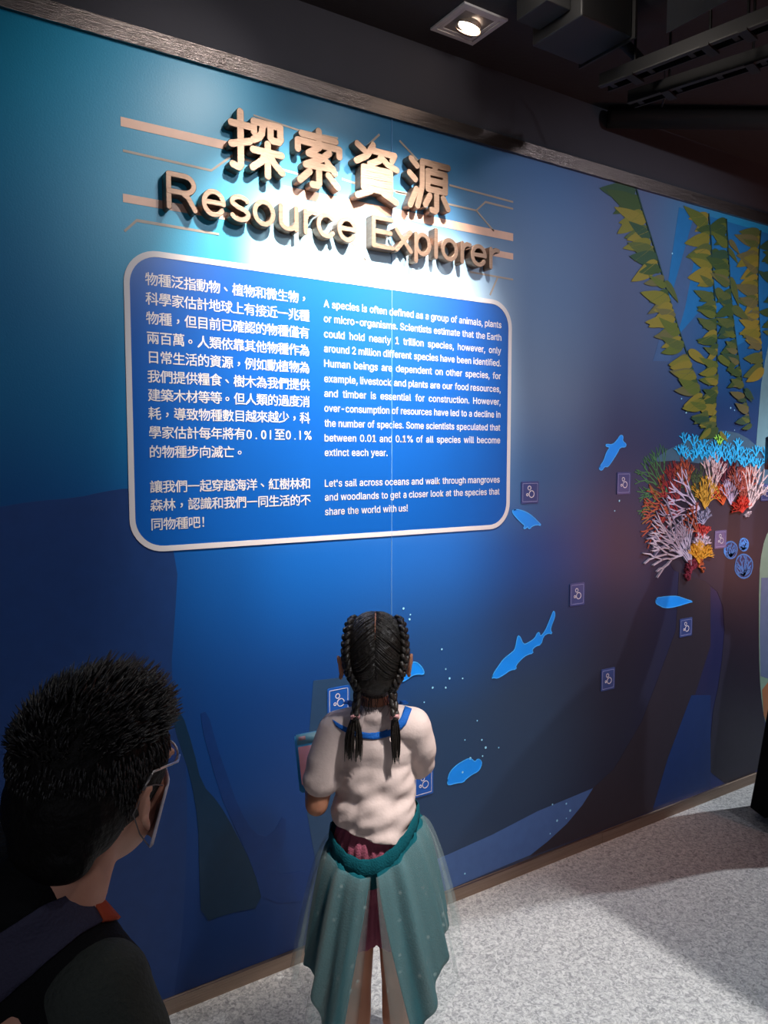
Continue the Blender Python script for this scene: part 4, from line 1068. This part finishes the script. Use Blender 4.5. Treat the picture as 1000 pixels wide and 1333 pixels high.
for sgn in (-1, 1):
    brl = [(sgn*.55, .35, .8), (sgn*.68, -.25, .72), (sgn*.74, -.55, .40), (sgn*.74, -.66, .05), (sgn*.66, -.70, -.35), (sgn*.50, -.74, -.62), (sgn*.46, -.66, -.85)]
    mb = MB()
    for i in range(120):
        u = rnd.random(); a = poly_at(partl, u); c = poly_at(brl, min(1, u*.9+.08+rnd.uniform(-.03, .03)))
        a = a+Vector((sgn*rnd.uniform(.0, .03), 0, 0)); pts = []
        lift = rnd.uniform(1.0, 1.022)
        for k in range(9):
            t = k/8; d = a.normalized().slerp(c.normalized(), t) if a.length and c.length else a
            d = d+Vector((0, 0, -.10*math.sin(PI*t))) 
            pts.append(hpos(d, 1.0+(lift-1)*math.sin(PI*t*.9+.15)+.002*math.sin(t*14+i)))
        mb.tube(pts, [.0010+.0016*math.sin(PI*(.1+.8*k/8)) for k in range(9)], 5)
    # outer side strands going back from the temple to the braid
    for i in range(60):
        u = rnd.random(); c = poly_at(brl, u); a = Vector((sgn*1.0, .45-.3*u, .55-1.0*u)); pts = []
        for k in range(7):
            d = a.normalized().slerp(c.normalized(), k/6); pts.append(hpos(d, 1.006+.012*math.sin(PI*k/6)))
        mb.tube(pts, [.0010+.0016*math.sin(PI*(.1+.8*k/6)) for k in range(7)], 5)
    o = stbuild(mb, 'hair_strands', M_HAIR, hair, True); o['kind'] = 'stuff'
    # braid: crossing lobes along the path
    mb = MB(); path = [hpos(d, 1.03) for d in [poly_at(brl, q/13) for q in range(14)]]
    end = path[-1]; bx = -.054 if sgn < 0 else .022
    tie = Vector((DX+sgn*.040+(-.006 if sgn < 0 else .004), 1.712, .968))
    path += [end.lerp(tie, .35), end.lerp(tie, .7), tie]
    n = len(path)
    for i in range(n-1):
        p = path[i]; q = path[i+1]; tg = (q-p).normalized(); out = (p-HB).normalized(); sd = tg.cross(out).normalized()
        sz = .0095 if i < 13 else .0085
        sz *= .88
        for e in (-1, 1):
            a_ = p+sd*e*sz*.95+out*.001; c_ = q+sd*e*sz*.10+out*.006+tg*.004
            mb.tube([a_-tg*.004, a_.lerp(c_, .35)+out*.004+sd*e*.002, a_.lerp(c_, .7)+out*.005, c_], [.0028, .0068, .0062, .0022], 8)
    br = stbuild(mb, 'braid', M_HAIR, girl, True)
    mb = MB()
    for i in range(9):
        a_ = 2*PI*i/9; mb.tube([tie+Vector((.008*math.cos(a_+w), .008*math.sin(a_+w), .004*math.sin(3*w+i)-.001)) for w in (0, .35, .7, 1.05)], .0035, 6)
    stbuild(mb, 'hair_tie', cloth('hair_tie_pink', (205, 150, 150)), br, True)
    mb = MB()
    for i in range(70):
        a_ = rnd.uniform(0, 2*PI); r_ = math.sqrt(rnd.random()); sp = .016 if sgn < 0 else .011
        pts = []; ln = rnd.uniform(.075, .105) if sgn < 0 else rnd.uniform(.085, .112)
        for k in range(7):
            t = k/6; rad = r_*(.005+sp*math.sin(min(1, t*1.1)*PI*.62)*(1 if sgn < 0 else (1-t*.6)))
            pts.append(tie+Vector((rad*math.cos(a_)+(-.004 if sgn < 0 else .004)*t, rad*math.sin(a_)*.6-.006*t, -ln*t)))
        mb.tube(pts, [.0020*(1-.7*k/6) for k in range(7)], 4)
    o = stbuild(mb, 'tail', M_HAIR, br, True); o['kind'] = 'stuff'
# stray hairs at the nape
mb = MB()
for i in range(40):
    x = DX+rnd.uniform(-.045, .045); p = Vector((x, 1.735, 1.005+rnd.uniform(-.01, .01)))
    mb.tube([p, p+Vector((rnd.uniform(-.004, .004), -.004, -.015)), p+Vector((rnd.uniform(-.01, .01), -.004, -rnd.uniform(.022, .04)))], [.0008, .0006, .0003], 4)
o = stbuild(mb, 'nape_hair', M_HAIR, hair, True); o['kind'] = 'stuff'
# parting: thin line of scalp
mb = MB(); mb.tube([hpos(poly_at(partl, u/14), 1.006) for u in range(1, 8)], [.0006, .0016, .0022, .0022, .0018, .0012, .0005], 6, .5)
stbuild(mb, 'parting', M_SKIN, hair, True)

# tablet in her hand
Pt = Vector((-.236, 1.965, .830)); e1 = Vector((.95, .05, .16)).normalized(); e2 = Vector((.36, -.50, -.62)); e2 = (e2-e1*e2.dot(e1)).normalized(); nn = e1.cross(e2)
if nn.y > 0: nn = -nn
MT = Matrix(((e1.x, e2.x, nn.x, Pt.x), (e1.y, e2.y, nn.y, Pt.y), (e1.z, e2.z, nn.z, Pt.z), (0, 0, 0, 1)))
tp = S(Pt)
tab = empty('game_tablet', tp, 'small handheld tablet in a blue case held in front of the girl', 'tablet')
def tbox(name, lo, hi, m, bev=0.0):
    bm = bmesh.new(); add_box(bm, lo, hi)
    if bev: bmesh.ops.bevel(bm, geom=bm.edges[:], offset=bev, segments=3, affect='EDGES')
    bmesh.ops.transform(bm, matrix=MT, verts=bm.verts); o = finish(bm, name, m, tab, True); o.data.transform(STM); return o
tbox('case', (0, 0, -.006), (.080, .150, .005), mat('case_blue', srgb(64, 150, 205), .35), .0045)
tbox('top_panel', (.006, .004, .0045), (.074, .030, .0062), mat('case_pale', srgb(120, 180, 205), .35), .0006)
tbox('button', (.012, .010, .006), (.030, .020, .0078), mat('case_pink', srgb(210, 160, 170), .4), .0006)
tbox('screen', (.008, .036, .0045), (.072, .132, .0066), mat('screen_dim', srgb(120, 86, 96), .2, emit=((.35, .14, .17, 1), .25)), .0006)

# ================================================================ the kneeling man
mp = S((-.40, .86, 0))
man = empty('person', (mp.x, mp.y, 0), 'man with spiky black hair, glasses and dark jacket, crouching at the lower left', 'person')
A = R_(24); PD = R_(13); F1 = Vector((math.sin(A)*math.cos(PD), math.cos(A)*math.cos(PD), -math.sin(PD))); R1 = Vector((math.cos(A), -math.sin(A), 0)); Z = R1.cross(F1)
MC = Vector((-.352, .915, 1.178)); MR = (.078, .096, .112)
b = Blob()
def oriented(c, r, yaw): b.ell(c, r, (0, 0, -yaw), 24)
oriented(MC+Z*.012-F1*.004, (.077, .096, .098), A); oriented(MC+F1*.028-Z*.050, (.058, .062, .066), A)
face(b, MC, MR, F1, R1, 1.0, Z)
ear(b, MC+R1*.080-Z*.028-F1*.004, R1, 1, F1, .88); ear(b, MC-R1*.080-Z*.028-F1*.004, -R1, 1, F1, .88)
NB = Vector((-.385, .865, 1.035))
b.cap(MC-F1*.016-Z*.06, NB, .052, .054); b.cap(NB, NB+Vector((-.01, -.005, -.05)), .054, .06)
b.cap(NB-Vector((0, 0, .05)), (-.325, .83, .955), .040, .042); b.cap(NB-Vector((0, 0, .05)), (-.50, .95, .995), .040, .045)
b.ell((-.42, .86, .86), (.15, .10, .17), (0, 0, -.5)); b.ell((-.425, .85, .66), (.130, .095, .18), (0, 0, -.5)); b.ell((-.425, .845, .52), (.13, .10, .09), (0, 0, -.5))
# arms resting on the thighs
b.chain([(-.315, .805, .955), (-.285, .80, .84), (-.255, .83, .70)], [.052, .044, .038]); b.chain([(-.255, .83, .70), (-.30, .97, .62), (-.345, 1.06, .575)], [.040, .036, .026])
hand(b, (-.345, 1.06, .575), (-.365, 1.12, .555), (.9, .3, 0), (0, .0, -1), 1.0, .25, -1)
b.chain([(-.515, .955, 1.0), (-.57, .95, .86), (-.60, .96, .72)], [.052, .044, .038]); b.chain([(-.60, .96, .72), (-.585, 1.07, .64), (-.565, 1.15, .60)], [.040, .036, .026])
hand(b, (-.565, 1.15, .60), (-.555, 1.21, .585), (.9, -.2, 0), (0, 0, -1), 1.0, .25, 1)
b.build('body', M_SKIN2, man, .0055, 4)
eyes(MC, MR, F1, R1, man)
# trousers: one knee up, one knee down
b = Blob(); b.ell((-.425, .845, .50), (.155, .125, .11), (0, 0, -.5))
b.chain([(-.36, .86, .49), (-.33, 1.02, .50), (-.33, 1.20, .50)], [.090, .078, .062]); b.chain([(-.33, 1.20, .50), (-.325, 1.19, .30), (-.325, 1.17, .11)], [.064, .058, .046])
b.chain([(-.49, .89, .47), (-.54, 1.02, .26), (-.57, 1.10, .085)], [.090, .080, .066]); b.chain([(-.57, 1.10, .08), (-.53, .93, .075), (-.49, .74, .07)], [.064, .055, .042])
b.build('trousers', cloth('trousers_dark', (36, 36, 44)), man, .009, 3, clips=[((0, 0, .012), (0, 0, -1))])
for pts in ([(-.325, 1.15, .05), (-.32, 1.25, .045), (-.315, 1.36, .035)], [(-.49, .73, .07), (-.475, .66, .085), (-.47, .63, .05)]):
    b = Blob(); b.chain(pts, [.050, .048, .038]); b.cap(Vector(pts[0])+Z*-.008, Vector(pts[2])+Z*-.004, .044, .036)
    b.build('shoe', cloth('man_shoe', (30, 30, 32)), man, .007, 3, clips=[((0, 0, .002), (0, 0, -1))])
# shirt and jacket
M_JKT = cloth('jacket_charcoal', (62, 66, 62), .4, 160); M_TEE = cloth('tee_black', (20, 20, 22), .3, 200)
b = Blob()
b.cap(NB+Vector((-.026, -.016, .012)), NB+Vector((-.02, -.006, -.03)), .060, .07); b.cap(NB+Vector((-.014, -.006, -.012)), NB+Vector((-.03, 0, -.06)), .066, .095); b.cap(NB+Vector((-.012, 0, -.04)), (-.345, .83, .965), .062, .066); b.cap(NB+Vector((-.02, 0, -.03)), (-.515, .95, 1.02), .064, .075)
b.ell((-.415, .875, .955), (.14, .090, .085), (0, 0, -.55)); b.ell((-.425, .862, .84), (.160, .112, .17), (0, 0, -.5)); b.ell((-.43, .852, .66), (.155, .118, .18), (0, 0, -.5)); b.ell((-.43, .852, .55), (.165, .130, .12), (0, 0, -.5)); b.chain([(-.50, .945, 1.0), (-.56, .95, .88)], [.072, .060]); b.chain([(-.325, .815, .95), (-.295, .80, .84)], [.064, .058])
b.ell((-.33, .82, .95), (.07, .07, .07))
tee = b.build('shirt', M_TEE, man, .008, 4)
b = Blob()
b.chain([(-.316, .806, .962), (-.300, .803, .90), (-.275, .812, .80), (-.255, .83, .70)], [.062, .064, .060, .054]); b.chain([(-.255, .83, .70), (-.295, .955, .63)], [.055, .046])
b.ell((-.335, .825, .92), (.072, .060, .075), (0, 0, -.5))
jr = b.build('sleeve', M_JKT, man, .006, 4, fn=lambda c: c+Vector((1, 0, 0))*.0022*math.sin(c.z*70+c.y*30))
b = Blob()
b.chain([(-.515, .955, 1.018), (-.545, .95, .93), (-.58, .955, .82), (-.60, .96, .72)], [.066, .064, .058, .054]); b.chain([(-.60, .96, .72), (-.585, 1.06, .65)], [.055, .046])
b.build('sleeve', M_JKT, man, .007, 4)
# sling strap lying over the back, fitted to the shirt surface
def surf_pts(objs, pix, lift):
    out = []
    trees = []
    for o in objs:
        me = o.data; trees.append(BVHTree.FromPolygons([v.co.copy() for v in me.vertices], [tuple(p.vertices) for p in me.polygons]))
    for (x, y) in pix:
        d = Vector(ray(x, y)).normalized(); best = None
        for t in trees:
            h = t.ray_cast(Vector(CAM), d)
            if h[0] is not None and (best is None or h[3] < best[1]): best = (h[0]+h[1]*lift*(1 if h[1].dot(d) < 0 else -1), h[3])
        out.append(best[0] if best else None)
    return out
def draped(name, rows, m, parent, objs, lift=.004, th=.004):
    nr, nc = len(rows), len(rows[0]); pts = surf_pts(objs, [p for r in rows for p in r], lift)
    ok = [p for p in pts if p is not None]
    if len(ok) < 4: return None
    for i, p in enumerate(pts):
        if p is None:
            x, y = rows[i//nc][i % nc]; near = min(ok, key=lambda q: abs(i)*0+sum((a-b_)**2 for a, b_ in zip(q, CAM+ray(x, y)*0.9)))
            D = (near-Vector(CAM)).dot(Vector(FW)); pts[i] = Vector(CAM+ray(x, y)*D)
    F = [(i*nc+j, i*nc+j+1, (i+1)*nc+j+1, (i+1)*nc+j) for i in range(nr-1) for j in range(nc-1)]
    o = pyd(name, pts, F, m, parent, True); s_ = o.modifiers.new('thick', 'SOLIDIFY'); s_.thickness = th; s_.offset = 1
    return o
def rows_between(top, bot, nr, nc):
    out = []
    for i in range(nr):
        r = []
        for j in range(nc):
            a = poly_at([(x, y, 0) for x, y in top], j/(nc-1)); c = poly_at([(x, y, 0) for x, y in bot], j/(nc-1)); p = a.lerp(c, i/(nr-1)); r.append((p.x, p.y))
        out.append(r)
    return out
M_STRAP = cloth('strap_navy', (66, 64, 84), .35, 260); M_RED = cloth('strap_red', (168, 72, 48), .2, 200)
draped('bag_strap', rows_between([(-60, 1248), (0, 1214), (55, 1178), (85, 1166), (104, 1158)], [(-60, 1340), (0, 1303), (60, 1255), (105, 1218), (131, 1203)], 9, 26), M_STRAP, man, [tee, jr], .0055)
draped('strap_tab', rows_between([(106, 1157), (112, 1156), (118, 1160)], [(132, 1203), (142, 1202), (152, 1199)], 8, 6), M_RED, man, [tee, jr], .0062)
draped('lanyard', rows_between([(433, 937), (441, 942), (452, 947), (467, 952), (483, 954), (500, 951), (514, 944), (522, 934), (527, 920)], [(438, 946), (446, 951), (456, 956), (470, 961), (486, 963), (503, 960), (518, 953), (529, 942), (536, 924)], 4, 40), M_LAN, girl, [shirt], .003, .002)
# hair
MB0 = MC+Z*.016-F1*.010
b = Blob(); b.ell(MB0, (.085, .100, .098), (0, 0, -A), 28); b.ell(MB0-F1*.032-Z*.050, (.077, .066, .070), (0, 0, -A)); b.ell(MB0-F1*.050-Z*.095+R1*.004, (.060, .034, .040), (0, 0, -A))
b.ell(MB0+F1*.040+Z*.050, (.066, .060, .056), (0, 0, -A))
cut = MC+F1*.040-Z*.010
mh = b.build('hair', M_HAIR2, man, .0055, 4, clips=[(tuple(cut), tuple(F1+Z*-.62))])
rnd = random.Random(3); mb = MB()
def mdir(al, el): # al from forward, to the right positive
    return (F1*math.cos(al)+R1*math.sin(al))*math.cos(el)+Z*math.sin(el)
def mpos(d, k=1.0):
    x = d.dot(R1)/.085; y = d.dot(F1)/.100; z = d.dot(Z)/.098; return MB0+d*k/math.sqrt(x*x+y*y+z*z)
for i in range(3600):
    al = rnd.uniform(-PI, PI); el = math.asin(rnd.uniform(-.75, 1)); d = mdir(al, el)
    fr = d.dot(F1); top = max(0, d.z)
    if fr > .55 and d.z < .30: continue
    if d.z < -.05 and fr > .0: continue
    ln = .008+.026*top*(0.4+0.7*max(0, fr+.30))*rnd.uniform(.5, 1.35)
    p0 = mpos(d, .96)
    gd = (d*.75+F1*(.75*top+.1)+Z*.10+Vector((rnd.uniform(-.3, .3), rnd.uniform(-.3, .3), rnd.uniform(-.2, .3)))).normalized()
    if top < .3: gd = (d*.22-Z*.9+Vector((rnd.uniform(-.1, .1), rnd.uniform(-.1, .1), 0))).normalized()
    if top > .3 and fr > .1: p0 = p0+F1*.006+Z*.004
    p1 = p0+(d+gd).normalized()*ln*.6; p2 = p1+gd*ln*.7
    mb.tube([p0, p1, p2], [.0019, .0015, .0002], 4)
o = stbuild(mb, 'hair_spikes', M_HAIR3, mh, True); o['kind'] = 'stuff'
# glasses and mask
gl_y = .012
gpiv = MC+F1*(.088)+Z*gl_y
mb = MB()
for q in (-1, 1):
    c = gpiv+R1*q*.029+F1*.006
    mb.tube([c+R1*.021*math.cos(t)+Z*.016*math.sin(t)-F1*.004*abs(math.cos(t)) for t in [2*PI*k/20 for k in range(21)]], .0014, 6)
    mb.tube([c+R1*q*.021+F1*0, MC+R1*q*.074+F1*.06+Z*gl_y, MC+R1*q*.086+F1*.0+Z*(gl_y-.002), MC+R1*q*.084-F1*.012-Z*.010], .0015, 6)
mb.tube([gpiv-R1*.009+F1*.006, gpiv+F1*.010+Z*.004, gpiv+R1*.009+F1*.006], .0013, 6)
gl = stbuild(mb, 'glasses_frame', mat('glasses_metal', (.45, .42, .42, 1), .3, metal=.8), man, True)
for q in (-1, 1):
    mb = MB(); c = gpiv+R1*q*.029+F1*.006; ringp = [c+R1*.020*math.cos(t)+Z*.015*math.sin(t)-F1*.004*abs(math.cos(t)) for t in [2*PI*k/20 for k in range(20)]]
    V = ringp+[p+F1*.0012 for p in ringp]; F = [tuple(range(20)), tuple(range(39, 19, -1))]+[(k, (k+1) % 20, 20+(k+1) % 20, 20+k) for k in range(20)]
    mb.add(V, F); gm = mat('lens', (.9, .95, 1, 1), .03); gm.node_tree.nodes['Principled BSDF'].inputs['Transmission Weight'].default_value = 1.0
    stbuild(mb, 'lens', gm, gl)
M_MASK = cloth('mask_pale', (196, 190, 198), .1, 100)
V = []; F = []
for i in range(13):
    al = R_(-66+132*i/12)
    for j in range(9):
        v = j/8; el = -.05-.95*v
        d = (F1*math.cos(al)+R1*math.sin(al))
        rx = .084*(1-.22*v); bulge = .030*math.exp(-(al/.45)**2)*(1-.6*abs(v-.35))
        V.append(MC+R1*math.sin(al)*(.086-.012*v)+F1*(math.cos(al)*(.088-.006*v)+bulge)+Z*(-.004-.094*v+.012*abs(math.sin(al))*(2*v-1)))
for i in range(12):
    for j in range(8): F.append((i*9+j, i*9+j+1, (i+1)*9+j+1, (i+1)*9+j))
mb = MB(); mb.add(V, F); mk = stbuild(mb, 'face_mask', M_MASK, man, True)
s_ = mk.modifiers.new('thick', 'SOLIDIFY'); s_.thickness = .0015
for q in (-1, 1):
    mb = MB(); e0 = MC+R1*q*.083-Z*.005-F1*.012
    mb.tube([MC+R1*q*.067+F1*.045-Z*.016, MC+R1*q*.080+F1*.015-Z*.008, e0+R1*q*.006, e0-F1*.010-Z*.03, MC+R1*q*.078+F1*.0-Z*.062, MC+R1*q*.062+F1*.040-Z*.088], .0008, 6)
    stbuild(mb, 'ear_loop', cloth('loop_grey', (120, 112, 112)), mk, True)

# ================================================================ visitor in black at the right edge
VS, VT = 1.93, 3.16
vp = S((VS, VT, 0))
vis = empty('person', (vp.x, vp.y, 0), 'person in a long black coat, mostly cut off by the right edge', 'person')
M_COAT = cloth('coat_black', (14, 14, 15), .3, 150)
HV = Vector((VS+.02, VT, 1.52)); b = Blob()
b.ell(HV, (.075, .095, .112)); b.ell(HV+Vector((-.025, .0, -.05)), (.056, .055, .062)); FV = Vector((-.8, .6, 0)).normalized(); RV = Vector((.6, .8, 0))
face(b, HV, (.075, .09, .11), FV, RV); b.cap(HV-Z*.08, (VS+.01, VT, 1.36), .050, .052)
b.ell((VS, VT, 1.20), (.16, .10, .18)); b.ell((VS, VT, .98), (.14, .10, .16))
for q in (-1, 1): b.chain([(VS+q*.08, VT, .85), (VS+q*.085, VT, .46), (VS+q*.09, VT, .08)], [.085, .055, .038])
b.chain([(VS-.16, VT, 1.30), (VS-.21, VT-.02, 1.10), (VS-.235, VT+.06, 1.30), (VS-.25, VT+.10, 1.47)], [.045, .040, .034, .025])
hand(b, (VS-.25, VT+.10, 1.47), (VS-.255, VT+.11, 1.53), (.2, .95, 0), (-.5, .2, 0), .95, .4, 1)
b.chain([(VS+.17, VT, 1.30), (VS+.23, VT, 1.05), (VS+.22, VT+.08, .82)], [.045, .040, .027]); hand(b, (VS+.22, VT+.08, .82), (VS+.22, VT+.09, .75), (0, 1, 0), (-1, 0, 0), .95, .3, 1)
b.build('body', M_SKIN, vis, .007, 3)
V = []; F = []; nu, nv = 72, 30
prof = [(1.40, .075), (1.36, .13), (1.30, .19), (1.15, .185), (.98, .19), (.80, .24), (.50, .29), (.20, .325), (.05, .345)]
for i in range(nv+1):
    x = i/nv*(len(prof)-1); k = min(int(x), len(prof)-2); f = x-k; z = prof[k][0]*(1-f)+prof[k+1][0]*f; r = prof[k][1]*(1-f)+prof[k+1][1]*f
    for j in range(nu):
        a = 2*PI*j/nu; rp = 1+.05*max(0, (1.0-z))*math.sin(9*a)+.02*max(0, 1-z)*math.sin(23*a); V.append((VS+r*rp*math.cos(a), VT+r*.62*rp*math.sin(a), z+(.012*math.sin(13*a) if i == nv else 0)))
for i in range(nv):
    for j in range(nu): F.append((i*nu+j, i*nu+(j+1) % nu, (i+1)*nu+(j+1) % nu, (i+1)*nu+j))
mb = MB(); mb.add(V, F); o = stbuild(mb, 'coat', M_COAT, vis, True); s_ = o.modifiers.new('thick', 'SOLIDIFY'); s_.thickness = .004
b = Blob(); b.chain([(VS-.16, VT, 1.31), (VS-.21, VT-.02, 1.10), (VS-.235, VT+.06, 1.30), (VS-.25, VT+.095, 1.44)], [.058, .055, .048, .040]); b.build('sleeve', M_COAT, vis, .008, 3)
b = Blob(); b.chain([(VS+.17, VT, 1.31), (VS+.23, VT, 1.05), (VS+.22, VT+.07, .86)], [.058, .053, .042]); b.build('sleeve', M_COAT, vis, .008, 3)
for q in (-1, 1):
    b = Blob(); x = VS+q*.09; b.chain([(x, VT, .045), (x-.05, VT+.06, .04), (x-.10, VT+.12, .032)], [.042, .044, .034]); b.build('shoe', M_COAT, vis, .008, 2, clips=[((0, 0, .002), (0, 0, -1))])
b = Blob(); b.ell(HV+Vector((.018, -.008, .015)), (.088, .105, .115)); b.ell(HV+Vector((.05, -.03, -.08)), (.07, .07, .12)); b.build('hair', M_HAIR2, vis, .008, 3, clips=[(tuple(HV+FV*.055), tuple(FV+Z*-.4))])
eyes(HV, (.075, .09, .11), FV, RV, vis)
php = S((VS-.29, VT+.12, 1.55))
ph = empty('mobile_phone', php, 'black mobile phone held up at the right edge beside the mural', 'phone')
bm = bmesh.new(); add_box(bm, (VS-.292, VT+.085, 1.50), (VS-.283, VT+.155, 1.64)); bmesh.ops.bevel(bm, geom=bm.edges[:], offset=.003, segments=2, affect='EDGES')
o = finish(bm, 'phone_body', mat('phone_black', (.01, .01, .012, 1), .3), ph, True); o.data.transform(STM)
bm = bmesh.new(); add_box(bm, (VS-.2832, VT+.089, 1.505), (VS-.2822, VT+.151, 1.635)); o = finish(bm, 'phone_screen', mat('phone_glass', (.02, .02, .03, 1), .1), ph); o.data.transform(STM)
